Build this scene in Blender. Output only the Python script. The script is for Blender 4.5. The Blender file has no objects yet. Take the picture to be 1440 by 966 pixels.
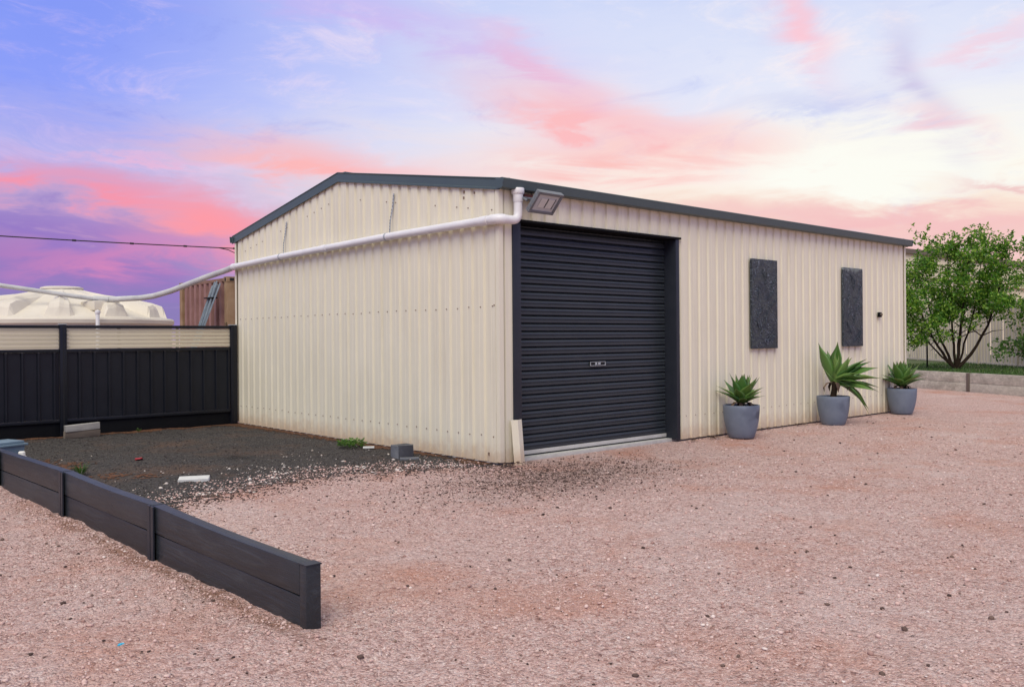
import bpy, bmesh, math, random
import numpy as np
from mathutils import Vector, Matrix, Euler
R = math.radians
random.seed(7)
rng = np.random.default_rng(11)
scene = bpy.context.scene
COL = scene.collection

# ------------------------------------------------------------------ camera
YAW = 0.725526            # heading of the view, clockwise from +Y
cam_d = bpy.data.cameras.new('camera')
cam = bpy.data.objects.new('camera', cam_d)
COL.objects.link(cam)
cam.location = (-5.700, -6.608, 1.2687)
cam.rotation_euler = (Matrix.Rotation(-YAW, 4, 'Z') @ Matrix.Rotation(R(90), 4, 'X') @ Matrix.Rotation(R(-0.457), 4, 'Z')).to_euler()
cam_d.sensor_width = 36.0
cam_d.lens = 36.0 * 1226.5 / 1440.0
cam_d.shift_y = -(483.0 - 475.35) / 1440.0
cam_d.clip_start = 0.05
cam_d.clip_end = 3000
scene.camera = cam

# ------------------------------------------------------------------ view
vs = scene.view_settings
vs.view_transform = 'Standard'
vs.look = 'None'
vs.gamma = 1.0
vs.use_curve_mapping = False
vs.exposure = 0.60

# ------------------------------------------------------------------ colour helper
def lin(r, g, b):
    def f(c):
        c /= 255.0
        return c / 12.92 if c <= 0.04045 else ((c + 0.055) / 1.055) ** 2.4
    return (f(r), f(g), f(b), 1.0)

class NT:
    """small helper to write node trees"""
    def __init__(self, tree):
        self.t = tree
        self.n = tree.nodes
        self.l = tree.links
    def new(self, typ, **kw):
        n = self.n.new(typ)
        for k, v in kw.items():
            setattr(n, k, v)
        return n
    def put(self, sock, v):
        if isinstance(v, bpy.types.NodeSocket):
            self.l.new(v, sock)
        elif v is not None:
            sock.default_value = v
    def math(self, op, a, b=None, c=None, clamp=False):
        n = self.new('ShaderNodeMath', operation=op, use_clamp=clamp)
        self.put(n.inputs[0], a)
        if b is not None: self.put(n.inputs[1], b)
        if c is not None: self.put(n.inputs[2], c)
        return n.outputs[0]
    def vmath(self, op, a, b=None, scale=None):
        n = self.new('ShaderNodeVectorMath', operation=op)
        self.put(n.inputs[0], a)
        if b is not None: self.put(n.inputs[1], b)
        if scale is not None: self.put(n.inputs['Scale'], scale)
        return n.outputs['Value'] if op in ('DOT_PRODUCT', 'LENGTH') else n.outputs[0]
    def mix(self, f, a, b, blend='MIX'):
        n = self.new('ShaderNodeMix', data_type='RGBA', blend_type=blend)
        n.clamp_factor = True
        self.put(n.inputs[0], f)
        self.put(n.inputs[6], a)
        self.put(n.inputs[7], b)
        return n.outputs[2]
    def noise(self, vec, scale, detail=4.0, rough=0.55, dist=0.0, out=0):
        n = self.new('ShaderNodeTexNoise')
        if vec is not None: self.put(n.inputs['Vector'], vec)
        n.inputs['Scale'].default_value = scale
        n.inputs['Detail'].default_value = detail
        n.inputs['Roughness'].default_value = rough
        n.inputs['Distortion'].default_value = dist
        return n.outputs[out]
    def ramp(self, f, stops, interp='LINEAR'):
        n = self.new('ShaderNodeValToRGB')
        cr = n.color_ramp
        cr.interpolation = interp
        while len(cr.elements) < len(stops):
            cr.elements.new(0.5)
        for e, (p, c) in zip(cr.elements, stops):
            e.position = p
            e.color = c if len(c) == 4 else (*c, 1.0)
        self.put(n.inputs[0], f)
        return n.outputs[0]
    def map(self, v, a, b, c=0.0, d=1.0, smooth=False):
        n = self.new('ShaderNodeMapRange')
        n.clamp = True
        if smooth: n.interpolation_type = 'SMOOTHSTEP'
        self.put(n.inputs[0], v)
        for i, q in enumerate((a, b, c, d)):
            n.inputs[i + 1].default_value = q
        return n.outputs[0]

# ------------------------------------------------------------------ world: sunset sky with streaks of cloud
SKY_STRENGTH = 0.69
SUN_EL, SUN_AZ = 47.0, -125.0     # soft high light that reaches the two visible walls
world = bpy.data.worlds.new('World')
scene.world = world
world.use_nodes = True
world.cycles.sampling_method = 'MANUAL'
world.cycles.sample_map_resolution = 256
wt = NT(world.node_tree)
wt.n.clear()
tc = wt.new('ShaderNodeTexCoord')
dirv = wt.vmath('NORMALIZE', tc.outputs['Generated'])
sep = wt.new('ShaderNodeSeparateXYZ'); wt.put(sep.inputs[0], dirv)
warpn = wt.noise(wt.vmath('MULTIPLY', dirv, (1.0, 1.0, 2.4)), 3.4, 2.5, 0.5, out=1)
sepw = wt.new('ShaderNodeSeparateXYZ'); wt.put(sepw.inputs[0], wt.vmath('SUBTRACT', warpn, (0.5, 0.5, 0.5)))
az = wt.math('SUBTRACT', wt.math('ARCTAN2', sep.outputs[0], sep.outputs[1]), YAW)
el = wt.math('ARCSINE', sep.outputs[2])
streak = wt.noise(wt.vmath('MULTIPLY', dirv, (1.0, 1.0, 4.5)), 7.0, 5.0, 0.62, 0.6)
azw = wt.math('ADD', az, wt.math('MULTIPLY', sepw.outputs[0], 0.15))
elw = wt.math('ADD', el, wt.math('MULTIPLY_ADD', sepw.outputs[1], 0.075, wt.math('MULTIPLY_ADD', streak, 0.10, -0.05)))
# the two sides of the sky: cool away from the glow, pale warm towards it
eln = wt.math('DIVIDE', elw, math.pi / 2, clamp=True)
def e(px): return max(0.0, math.degrees(math.atan(px / 1226.0)) / 90.0)
cool = wt.ramp(eln, [(0.0, lin(206, 192, 208)), (e(110), lin(202, 188, 216)), (e(215), lin(182, 182, 238)),
                     (e(340), lin(140, 158, 250)), (e(490), lin(128, 150, 246)), (0.38, lin(212, 212, 228)), (0.55, lin(236, 234, 230)), (1.0, lin(244, 242, 236))])
warm = wt.ramp(eln, [(0.0, lin(244, 190, 186)), (e(110), lin(246, 200, 196)), (e(170), lin(252, 226, 206)), (e(225), lin(255, 251, 240)),
                     (e(330), lin(234, 236, 250)), (e(480), lin(212, 221, 250)), (0.38, lin(226, 226, 238)), (0.55, lin(238, 236, 232)), (1.0, lin(244, 242, 236))])
gl = math.atan((1330 - 720) / 1226.0)
cosg = wt.math('COSINE', wt.math('SUBTRACT', azw, gl))
fside = wt.map(cosg, math.cos(R(56)), math.cos(R(8)), 0.0, 1.0, True)
col = wt.mix(fside, cool, warm)
# thin broken cloud all over: pale wisps and darker violet ones
wisp = wt.noise(wt.vmath('ADD', wt.vmath('MULTIPLY', dirv, (1.0, 1.0, 3.2)), wt.vmath('SCALE', wt.vmath('SUBTRACT', warpn, (0.5, 0.5, 0.5)), scale=0.5)), 5.2, 7.0, 0.70)
col = wt.mix(wt.map(wisp, 0.50, 0.72, 0.0, 0.62, True), col, wt.mix(fside, lin(226, 200, 244), lin(255, 244, 244)))
col = wt.mix(wt.map(wisp, 0.46, 0.30, 0.0, 0.50, True), col, wt.mix(fside, lin(122, 140, 236), lin(196, 206, 246)))
streak2 = wt.map(streak, 0.36, 0.62, 0.0, 1.0, True)
def cloud(px, py, rx, ry, tilt, color, strength, soft=0.45):
    global col
    a0 = math.atan((px - 720) / 1226.0)
    e0 = math.atan((475.0 - py) / math.hypot(1226.0, px - 720))
    k = math.cos(a0) / 1226.0
    t = R(-tilt)
    cs, sn = math.cos(t), math.sin(t)
    p = wt.math('MULTIPLY_ADD', azw, cs / (rx * k), wt.math('MULTIPLY_ADD', elw, sn / (rx * k), -(a0 * cs + e0 * sn) / (rx * k)))
    q = wt.math('MULTIPLY_ADD', azw, -sn / (ry * k), wt.math('MULTIPLY_ADD', elw, cs / (ry * k), (a0 * sn - e0 * cs) / (ry * k)))
    rr = wt.math('MULTIPLY_ADD', p, p, wt.math('MULTIPLY', q, q))
    m = wt.math('POWER', math.exp(-1.0), rr)
    m = wt.math('MULTIPLY', m, wt.math('MULTIPLY_ADD', streak2, soft * strength, (1.0 - soft) * strength))
    col = wt.mix(m, col, lin(*color))
cloud(140, 395, 330, 95, 4, (146, 114, 192), 1.3, 0.2)
cloud(60, 318, 190, 20, 2, (140, 108, 196), 0.8, 0.4)
cloud(110, 412, 260, 22, 2, (126, 122, 176), 0.85)
cloud(95, 266, 200, 27, 6, (246, 148, 172), 1.15, 0.45)
cloud(310, 312, 100, 38, 14, (255, 152, 164), 1.1, 0.4)
cloud(215, 358, 170, 22, 0, (226, 132, 184), 0.8)
cloud(470, 234, 210, 26, 5, (255, 184, 184), 1.2, 0.5)
cloud(190, 222, 110, 7, 0, (240, 184, 216), 0.8)
cloud(560, 36, 230, 26, 8, (208, 184, 242), 0.7)
cloud(870, 178, 180, 40, 18, (255, 190, 192), 1.25, 0.4)
cloud(900, 232, 200, 28, 3, (255, 192, 186), 1.1, 0.4)
cloud(775, 96, 85, 17, 28, (240, 182, 214), 0.85)
cloud(1210, 250, 215, 44, 0, (255, 254, 244), 1.4, 0.2)
cloud(1250, 322, 320, 22, 3, (246, 192, 192), 1.1, 0.2)
cloud(1425, 256, 70, 10, 2, (240, 192, 190), 0.9)
cloud(1108, 36, 85, 20, 50, (255, 200, 212), 0.9, 0.3)
cloud(1292, 125, 85, 22, 62, (200, 190, 226), 0.8)
cloud(1320, 182, 65, 13, 20, (248, 206, 214), 0.8)
cloud(1400, 60, 80, 16, -20, (248, 210, 224), 0.7)
cloud(1130, 145, 130, 14, 2, (202, 207, 241), 0.6)
skyt = wt.new('ShaderNodeTexSky', sky_type='NISHITA')
skyt.sun_disc = False
skyt.sun_elevation = R(SUN_EL)
skyt.sun_rotation = R(SUN_AZ)
nish = wt.new('ShaderNodeBackground'); wt.put(nish.inputs[0], skyt.outputs[0]); nish.inputs[1].default_value = 0.05
back = wt.new('ShaderNodeBackground'); wt.put(back.inputs[0], col); back.inputs[1].default_value = SKY_STRENGTH
mixs = wt.new('ShaderNodeMixShader'); mixs.inputs[0].default_value = 0.08
wt.l.new(back.outputs[0], mixs.inputs[1]); wt.l.new(nish.outputs[0], mixs.inputs[2])
wo = wt.new('ShaderNodeOutputWorld'); wt.l.new(mixs.outputs[0], wo.inputs[0])

# ------------------------------------------------------------------ sun: wide and soft, as under thin cloud
sd = bpy.data.lights.new('sun', 'SUN')
sd.energy = 1.5
sd.angle = R(42)
sd.color = (1.0, 0.955, 0.80)
so = bpy.data.objects.new('sun', sd)
COL.objects.link(so)
sv = Vector((math.sin(R(SUN_AZ)) * math.cos(R(SUN_EL)), math.cos(R(SUN_AZ)) * math.cos(R(SUN_EL)), math.sin(R(SUN_EL))))
so.rotation_euler = (-sv).to_track_quat('-Z', 'Y').to_euler()
so.location = sv * 30

# ------------------------------------------------------------------ materials
def mat(name, color, rough=0.6, metal=0.0, spec=0.5):
    m = bpy.data.materials.new(name)
    m.use_nodes = True
    t = NT(m.node_tree)
    b = t.n['Principled BSDF']
    if color is not None: b.inputs['Base Color'].default_value = color
    b.inputs['Roughness'].default_value = rough
    b.inputs['Metallic'].default_value = metal
    b.inputs['Specular IOR Level'].default_value = spec
    return m, t, b
def pos(t):
    return t.new('ShaderNodeNewGeometry').outputs['Position']
def objc(t):
    return t.new('ShaderNodeTexCoord').outputs['Object']
def bump(t, b, h, strength, dist):
    n = t.new('ShaderNodeBump')
    n.inputs['Strength'].default_value = strength
    n.inputs['Distance'].default_value = dist
    t.put(n.inputs['Height'], h)
    t.l.new(n.outputs[0], b.inputs['Normal'])
def island(t):
    return t.new('ShaderNodeNewGeometry').outputs['Random Per Island']

def painted(name, c1, c2, rough, scale=3.0, spec=0.5, bumpy=0.0, bscale=60.0, dust=None):
    m, t, b = mat(name, None, rough, 0, spec)
    p = pos(t)
    f = t.noise(p, scale, 6, 0.6)
    colr = t.mix(t.map(f, 0.3, 0.7), c1, c2)
    if dust:
        z = t.new('ShaderNodeSeparateXYZ'); t.put(z.inputs[0], p)
        h = t.math('ADD', z.outputs[2], t.math('MULTIPLY', t.noise(p, 9.0, 5, 0.7), -0.30))
        colr = t.mix(t.map(h, -0.16, dust[1], dust[2], 0.0, True), colr, dust[0])
    if dust:
        st_ = t.noise(t.vmath('MULTIPLY', p, (11.0, 11.0, 0.55)), 1.0, 5, 0.65)
        colr = t.mix(t.map(st_, 0.50, 0.74, 0.0, 0.22), colr, (0.42, 0.36, 0.27, 1))
    t.put(b.inputs['Base Color'], colr)
    t.put(b.inputs['Roughness'], t.map(f, 0.2, 0.8, rough - 0.07, rough + 0.08))
    if bumpy: bump(t, b, t.noise(p, bscale, 4, 0.6), bumpy, 0.004)
    return m

M = {}
M['cream'] = painted('cream_cladding', (0.705, 0.66, 0.52, 1), (0.745, 0.70, 0.56, 1), 0.45, 1.3, 0.4, dust=((0.46, 0.29, 0.17, 1), 0.10, 0.6))
M['fence_cream'] = painted('cream_fence_steel', (0.60, 0.53, 0.38, 1), (0.66, 0.59, 0.44, 1), 0.5, 1.5)
M['trim'] = painted('grey_green_trim', (0.050, 0.078, 0.086, 1), (0.060, 0.090, 0.096, 1), 0.42, 4.0)
M['dark'] = painted('charcoal_blue_steel', (0.018, 0.022, 0.031, 1), (0.024, 0.028, 0.038, 1), 0.42, 5.0, 0.3)
M['slat'] = painted('charcoal_door_slat', (0.026, 0.033, 0.040, 1), (0.034, 0.041, 0.048, 1), 0.34, 3.0, 0.4)
M['black'] = painted('black_paint', (0.003, 0.0035, 0.005, 1), (0.006, 0.0065, 0.0085, 1), 0.7, 6.0, 0.15)
M['fence_black'] = painted('black_fence_steel', (0.0055, 0.007, 0.0115, 1), (0.009, 0.011, 0.0165, 1), 0.36, 4.0, 0.35)
M['fence_rib'] = M['fence_black']
M['pvc'] = painted('white_pvc', (0.70, 0.69, 0.70, 1), (0.78, 0.77, 0.77, 1), 0.4, 5.0)
M['pvc_old'] = painted('weathered_pvc', (0.40, 0.40, 0.40, 1), (0.55, 0.55, 0.54, 1), 0.5, 5.0)
M['galv'] = painted('galvanised_steel', (0.30, 0.33, 0.36, 1), (0.45, 0.48, 0.50, 1), 0.45, 20.0)
M['galv_dark'] = painted('weathered_galvanised_steel', (0.13, 0.17, 0.20, 1), (0.26, 0.31, 0.34, 1), 0.4, 9.0)
M['alu'] = painted('aluminium_bar', (0.46, 0.45, 0.42, 1), (0.56, 0.55, 0.52, 1), 0.5, 8.0)
M['concrete'] = painted('concrete', (0.42, 0.41, 0.38, 1), (0.52, 0.51, 0.48, 1), 0.85, 12.0, bumpy=0.4)
M['block'] = painted('grey_block', (0.11, 0.115, 0.13, 1), (0.15, 0.155, 0.17, 1), 0.9, 25.0, bumpy=0.6, bscale=120)
M['paver'] = painted('pale_paver', (0.55, 0.55, 0.53, 1), (0.66, 0.66, 0.64, 1), 0.85, 18.0, bumpy=0.4)
M['rubber'] = mat('black_rubber', (0.01, 0.01, 0.011, 1), 0.8)[0]
M['glass'] = mat('lamp_glass', (0.46, 0.50, 0.51, 1), 0.12)[0]
M['led'] = mat('led_plate', (0.60, 0.62, 0.58, 1), 0.5)[0]
M['lamp_body'] = painted('lamp_body', (0.13, 0.145, 0.16, 1), (0.17, 0.185, 0.20, 1), 0.4, 20.0)
M['red'] = mat('red_plastic', (0.35, 0.02, 0.03, 1), 0.6)[0]
M['rust'] = painted('rusty_bracket', (0.20, 0.05, 0.03, 1), (0.08, 0.025, 0.02, 1), 0.8, 40.0)
M['cyan'] = mat('blue_plastic', (0.04, 0.42, 0.62, 1), 0.5)[0]
M['tub'] = painted('blue_grey_plastic', (0.13, 0.20, 0.26, 1), (0.17, 0.245, 0.30, 1), 0.45, 6.0)
M['white'] = mat('white_plastic', (0.80, 0.78, 0.72, 1), 0.5)[0]
M['tank'] = painted('cream_poly', (0.62, 0.56, 0.465, 1), (0.69, 0.635, 0.54, 1), 0.5, 2.0)
M['bark'] = painted('dark_bark', (0.014, 0.009, 0.006, 1), (0.034, 0.022, 0.014, 1), 0.9, 14.0, 0.15, bumpy=0.8, bscale=50)
M['soil'] = painted('potting_soil', (0.03, 0.02, 0.015, 1), (0.08, 0.055, 0.04, 1), 0.95, 50.0, bumpy=1.0, bscale=90)
M['roofgrey'] = painted('pale_roof', (0.34, 0.36, 0.35, 1), (0.42, 0.44, 0.43, 1), 0.6, 2.0)
M['brown_trim'] = painted('brown_trim', (0.10, 0.075, 0.06, 1), (0.13, 0.10, 0.08, 1), 0.6, 2.0)
M['cable'] = mat('cable_black', (0.012, 0.012, 0.012, 1), 0.6)[0]

def wood(name, c1, c2, c3, axis, rough=0.75, gscale=22.0, knot=True, bs=0.5):
    m, t, b = mat(name, None, rough)
    p = pos(t)
    s = [gscale] * 3
    s[axis] = gscale * 0.06
    g = t.noise(t.vmath('MULTIPLY', p, tuple(s)), 1.0, 7, 0.7, 1.2)
    blot = t.noise(p, 3.4, 4, 0.6)
    cc = t.ramp(g, [(0.25, c1), (0.55, c2), (0.8, c3)])
    cc = t.mix(t.map(blot, 0.42, 0.68), cc, t.mix(0.65, cc, c1))
    lng = [2.2] * 3; lng[axis] = 0.5
    cc = t.mix(t.map(t.noise(t.vmath('MULTIPLY', p, tuple(lng)), 3.0, 6, 0.7), 0.54, 0.70, 0, 0.5), cc, c3)
    rr = t.new('ShaderNodeObjectInfo').outputs['Random']
    cc = t.mix(t.math('MULTIPLY', rr, 0.25), cc, c3)
    t.put(b.inputs['Base Color'], cc)
    bump(t, b, g, bs, 0.006)
    return m
M['sleeper_dark'] = wood('stained_charcoal_timber', (0.005, 0.0065, 0.008, 1), (0.014, 0.0185, 0.023, 1), (0.055, 0.066, 0.076, 1), 1, 0.42, gscale=34.0, bs=0.8)
M['sleeper_grey'] = wood('weathered_pine', (0.24, 0.215, 0.18, 1), (0.52, 0.48, 0.41, 1), (0.68, 0.63, 0.53, 1), 1, 0.85, 16.0)
M['offcut_pale'] = wood('weathered_grey_board', (0.24, 0.23, 0.22, 1), (0.42, 0.40, 0.37, 1), (0.54, 0.51, 0.47, 1), 0, 0.85, 26.0)
M['offcut_brown'] = wood('brown_board', (0.11, 0.085, 0.065, 1), (0.19, 0.15, 0.12, 1), (0.26, 0.22, 0.18, 1), 0, 0.85, 26.0)
M['cont_post'] = painted('rusted_corner_post', (0.21, 0.12, 0.055, 1), (0.30, 0.20, 0.115, 1), 0.8, 5.0, bumpy=0.3)
M['cont_wall'] = painted('faded_rust_red', (0.19, 0.092, 0.078, 1), (0.30, 0.165, 0.145, 1), 0.75, 3.0)
M['cont_rail'] = painted('dull_brown_rail', (0.17, 0.09, 0.06, 1), (0.24, 0.14, 0.10, 1), 0.8, 6.0)

# glazed blue grey pots with darker damp patches
m, t, b = mat('blue_grey_pot', None, 0.5)
p = pos(t)
n1 = t.noise(p, 5.0, 5, 0.6); n2 = t.noise(p, 2.6, 3, 0.5)
cc = t.mix(t.map(n1, 0.3, 0.7), (0.120, 0.150, 0.205, 1), (0.165, 0.198, 0.255, 1))
cc = t.mix(t.map(n2, 0.58, 0.72, 0, 0.75), cc, (0.065, 0.08, 0.12, 1))
dv = t.vmath('LENGTH', t.vmath('MULTIPLY', t.vmath('SUBTRACT', p, (3.74, -0.55, 0.285)), (1.0, 0.6, 1.5)))
dv = t.math('ADD', dv, t.math('MULTIPLY', t.math('SUBTRACT', t.noise(p, 11.0, 4, 0.6), 0.5), 0.14))
cc = t.mix(t.map(dv, 0.115, 0.04, 0, 0.85, True), cc, (0.045, 0.058, 0.09, 1))
t.put(b.inputs['Base Color'], cc)
bump(t, b, t.noise(p, 40.0, 3, 0.5), 0.12, 0.004)
M['pot'] = m

# leaves
def leafmat(name, c1, c2, c3, trans=0.25, rough=0.5):
    m, t, b = mat(name, None, rough)
    r = island(t)
    ob = t.new('ShaderNodeObjectInfo').outputs['Random']
    f = t.math('FRACT', t.math('ADD', r, ob))
    c = t.ramp(f, [(0.0, c1), (0.55, c2), (1.0, c3)])
    t.put(b.inputs['Base Color'], c)
    tr = t.new('ShaderNodeBsdfTranslucent'); t.put(tr.inputs[0], c)
    mx = t.new('ShaderNodeMixShader'); mx.inputs[0].default_value = trans
    out = t.n['Material Output']
    t.l.new(b.outputs[0], mx.inputs[1]); t.l.new(tr.outputs[0], mx.inputs[2]); t.l.new(mx.outputs[0], out.inputs[0])
    return m
M['leaf'] = leafmat('tree_leaf', (0.030, 0.115, 0.010, 1), (0.13, 0.32, 0.028, 1), (0.36, 0.52, 0.07, 1), 0.48)
M['leaf2'] = leafmat('shrub_leaf', (0.06, 0.15, 0.03, 1), (0.13, 0.27, 0.05, 1), (0.23, 0.38, 0.09, 1), 0.45)
M['grass'] = leafmat('lawn_grass', (0.03, 0.075, 0.012, 1), (0.055, 0.13, 0.02, 1), (0.10, 0.17, 0.03, 1), 0.25, 0.6)
M['dryleaf'] = leafmat('dry_leaf', (0.05, 0.028, 0.02, 1), (0.11, 0.065, 0.045, 1), (0.20, 0.13, 0.09, 1), 0.1, 0.8)
m, t, b = mat('agave_leaf', None, 0.42)
o = objc(t)
sx = t.new('ShaderNodeSeparateXYZ'); t.put(sx.inputs[0], o)
ob = t.new('ShaderNodeObjectInfo').outputs['Random']
c = t.mix(ob, (0.036, 0.125, 0.016, 1), (0.145, 0.255, 0.050, 1))
c = t.mix(t.map(sx.outputs[0], 0.86, 1.0, 0, 0.6), c, (0.16, 0.12, 0.05, 1))
c = t.mix(t.map(t.noise(o, 14.0, 3), 0.4, 0.7, 0, 0.3), c, (0.085, 0.15, 0.06, 1))
t.put(b.inputs['Base Color'], c)
M['agave'] = m

# carved art panels
def carved(name, scuff):
    m, t, b = mat(name, None, 0.5)
    p = pos(t)
    w = t.vmath('ADD', p, t.vmath('SCALE', t.vmath('SUBTRACT', t.noise(p, 3.2, 3, 0.6, out=1), (0.5, 0.5, 0.5)), scale=0.55))
    wv = t.new('ShaderNodeTexWave', wave_type='BANDS', bands_direction='X')
    t.put(wv.inputs['Vector'], w)
    wv.inputs['Scale'].default_value = 17.0
    wv.inputs['Distortion'].default_value = 5.0
    wv.inputs['Detail'].default_value = 2.0
    wv.inputs['Detail Scale'].default_value = 1.2
    h = wv.outputs[1]
    c = t.mix(h, (0.034, 0.045, 0.063, 1), (0.105, 0.128, 0.165, 1))
    spots = t.noise(p, 9.0, 3, 0.6)
    c = t.mix(t.map(spots, 0.70, 0.76, 0, 0.6), c, (0.20, 0.22, 0.25, 1))
    if scuff:
        z = t.new('ShaderNodeSeparateXYZ'); t.put(z.inputs[0], p)
        zz = t.math('ADD', z.outputs[2], t.math('MULTIPLY', t.math('SUBTRACT', t.noise(p, 7.0, 5, 0.7), 0.5), 0.22))
        c = t.mix(t.map(zz, 2.235, 2.265, 0, 0.8), c, (0.34, 0.40, 0.42, 1))
    t.put(b.inputs['Base Color'], c)
    bump(t, b, h, 1.0, 0.03)
    return m
M['carved'] = carved('carved_charcoal_panel', False)
M['carved_scuffed'] = carved('carved_charcoal_panel_scuffed', True)

# gravels
def gravel(name, cols, patch1, patch2, vs1, dist, rough=0.9, dust=None):
    m, t, b = mat(name, None, rough, 0, 0.25)
    p = pos(t)
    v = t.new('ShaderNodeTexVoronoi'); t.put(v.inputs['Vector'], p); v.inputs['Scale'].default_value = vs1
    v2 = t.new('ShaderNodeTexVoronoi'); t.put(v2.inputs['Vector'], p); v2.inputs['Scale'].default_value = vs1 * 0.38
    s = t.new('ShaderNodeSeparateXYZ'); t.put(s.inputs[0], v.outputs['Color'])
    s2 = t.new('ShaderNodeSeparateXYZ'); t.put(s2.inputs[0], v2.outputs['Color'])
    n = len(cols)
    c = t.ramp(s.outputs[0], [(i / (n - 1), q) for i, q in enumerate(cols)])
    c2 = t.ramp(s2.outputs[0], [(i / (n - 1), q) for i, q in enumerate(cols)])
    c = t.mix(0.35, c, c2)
    big = t.noise(p, 0.9, 6, 0.65)
    c = t.mix(t.map(big, 0.50, 0.70, 0, 0.75), c, patch1)
    big2 = t.noise(t.vmath('ADD', p, (31.0, 7.0, 3.0)), 0.7, 6, 0.68)
    c = t.mix(t.map(big2, 0.52, 0.74, 0, 0.6), c, patch2)
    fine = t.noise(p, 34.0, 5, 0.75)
    c = t.mix(t.map(fine, 0.30, 0.46, 0.9, 0.0), c, t.mix(0.7, c, (0.05, 0.025, 0.02, 1)))  # dips of the fine noise darkened: shade between stones put into the colour
    if dust: c = dust(t, p, c)
    t.put(b.inputs['Base Color'], c)
    h = t.math('ADD', t.math('MULTIPLY', v.outputs['Distance'], -0.8), t.math('MULTIPLY', v2.outputs['Distance'], -1.0))
    h = t.math('ADD', h, t.math('MULTIPLY', fine, 1.1))
    bump(t, b, h, 0.9, dist)
    return m
def dark_stain(t, p, c):
    # dark fines raked out of the pad in front of the door
    s = t.new('ShaderNodeSeparateXYZ'); t.put(s.inputs[0], p)
    dx = t.math('MULTIPLY', t.math('SUBTRACT', s.outputs[0], -0.15), 1 / 1.0)
    dy = t.math('MULTIPLY', t.math('SUBTRACT', s.outputs[1], -1.0), 1 / 0.75)
    rr = t.math('ADD', t.math('MULTIPLY', dx, dx), t.math('MULTIPLY', dy, dy))
    mk = t.math('EXPONENT', t.math('MULTIPLY', rr, -1.0))
    mk = t.math('MULTIPLY', mk, t.map(t.noise(p, 14.0, 6, 0.75), 0.38, 0.62, 0.15, 1.0))
    c = t.mix(t.math('MULTIPLY', mk, 0.85), c, (0.15, 0.095, 0.075, 1))
    # rusty soil showing through along the foot of the sleeper wall
    dist = t.math('ADD', t.math('MULTIPLY_ADD', s.outputs[1], 0.0275, s.outputs[0]), 3.949)
    band = t.math('ABSOLUTE', t.math('ADD', dist, 0.05))
    band = t.math('ADD', band, t.math('MULTIPLY', t.math('SUBTRACT', t.noise(p, 3.5, 5, 0.7), 0.5), 0.40))
    along = t.math('MULTIPLY', t.map(s.outputs[1], -3.6, -3.0), t.map(s.outputs[1], 1.6, 0.4))
    c = t.mix(t.math('MULTIPLY', t.map(band, 0.09, -0.03, 0.0, 0.8, True), along), c, (0.26, 0.125, 0.075, 1))
    return c
def ash_spot(t, p, c):
    # old burnt patch on the pad
    s = t.new('ShaderNodeSeparateXYZ'); t.put(s.inputs[0], p)
    dx = t.math('MULTIPLY', t.math('SUBTRACT', s.outputs[0], -1.66), 1 / 0.17)
    dy = t.math('MULTIPLY', t.math('SUBTRACT', s.outputs[1], 2.48), 1 / 0.20)
    rr = t.math('MULTIPLY_ADD', dx, dx, t.math('MULTIPLY', dy, dy))
    mk = t.math('MULTIPLY', t.math('POWER', math.exp(-1.0), rr), t.map(t.noise(p, 12.0, 4), 0.3, 0.6, 0.5, 1.0))
    return t.mix(t.math('MULTIPLY', mk, 0.9), c, (0.008, 0.008, 0.008, 1))
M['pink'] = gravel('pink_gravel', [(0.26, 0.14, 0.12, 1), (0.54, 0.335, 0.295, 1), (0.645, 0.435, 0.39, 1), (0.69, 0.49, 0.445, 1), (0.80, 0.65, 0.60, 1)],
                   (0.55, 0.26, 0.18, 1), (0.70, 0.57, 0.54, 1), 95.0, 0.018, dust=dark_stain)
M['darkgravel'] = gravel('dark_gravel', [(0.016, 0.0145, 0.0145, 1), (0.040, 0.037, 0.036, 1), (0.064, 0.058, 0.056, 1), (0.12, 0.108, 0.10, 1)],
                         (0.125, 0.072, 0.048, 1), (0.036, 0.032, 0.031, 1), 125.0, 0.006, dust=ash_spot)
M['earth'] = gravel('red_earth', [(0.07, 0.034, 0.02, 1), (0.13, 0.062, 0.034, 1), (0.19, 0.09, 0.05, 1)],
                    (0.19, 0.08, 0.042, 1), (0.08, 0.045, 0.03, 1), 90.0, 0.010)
def stonemat(name, stops):
    m, t, b = mat(name, None, 0.9, 0, 0.25)
    r = island(t)
    c = t.ramp(r, stops)
    c = t.mix(t.map(t.noise(pos(t), 120.0, 3), 0.35, 0.7, 0, 0.3), c, t.mix(0.5, c, (0.2, 0.12, 0.1, 1)))
    t.put(b.inputs['Base Color'], c)
    return m
M['pebble'] = stonemat('pink_pebble', [(0, (0.34, 0.20, 0.17, 1)), (0.25, (0.56, 0.37, 0.325, 1)), (0.7, (0.66, 0.47, 0.42, 1)), (0.95, (0.70, 0.53, 0.48, 1)), (1.0, (0.78, 0.69, 0.64, 1))])
M['pebble_dark'] = stonemat('dark_pebble', [(0, (0.022, 0.021, 0.021, 1)), (0.6, (0.06, 0.056, 0.056, 1)), (1.0, (0.14, 0.13, 0.125, 1))])
M['pebble_white'] = stonemat('white_pebble', [(0, (0.50, 0.42, 0.37, 1)), (1.0, (0.78, 0.72, 0.66, 1))])
M['pebble_brown'] = stonemat('brown_pebble', [(0, (0.035, 0.022, 0.020, 1)), (0.6, (0.10, 0.066, 0.056, 1)), (1.0, (0.22, 0.15, 0.12, 1))])

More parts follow.
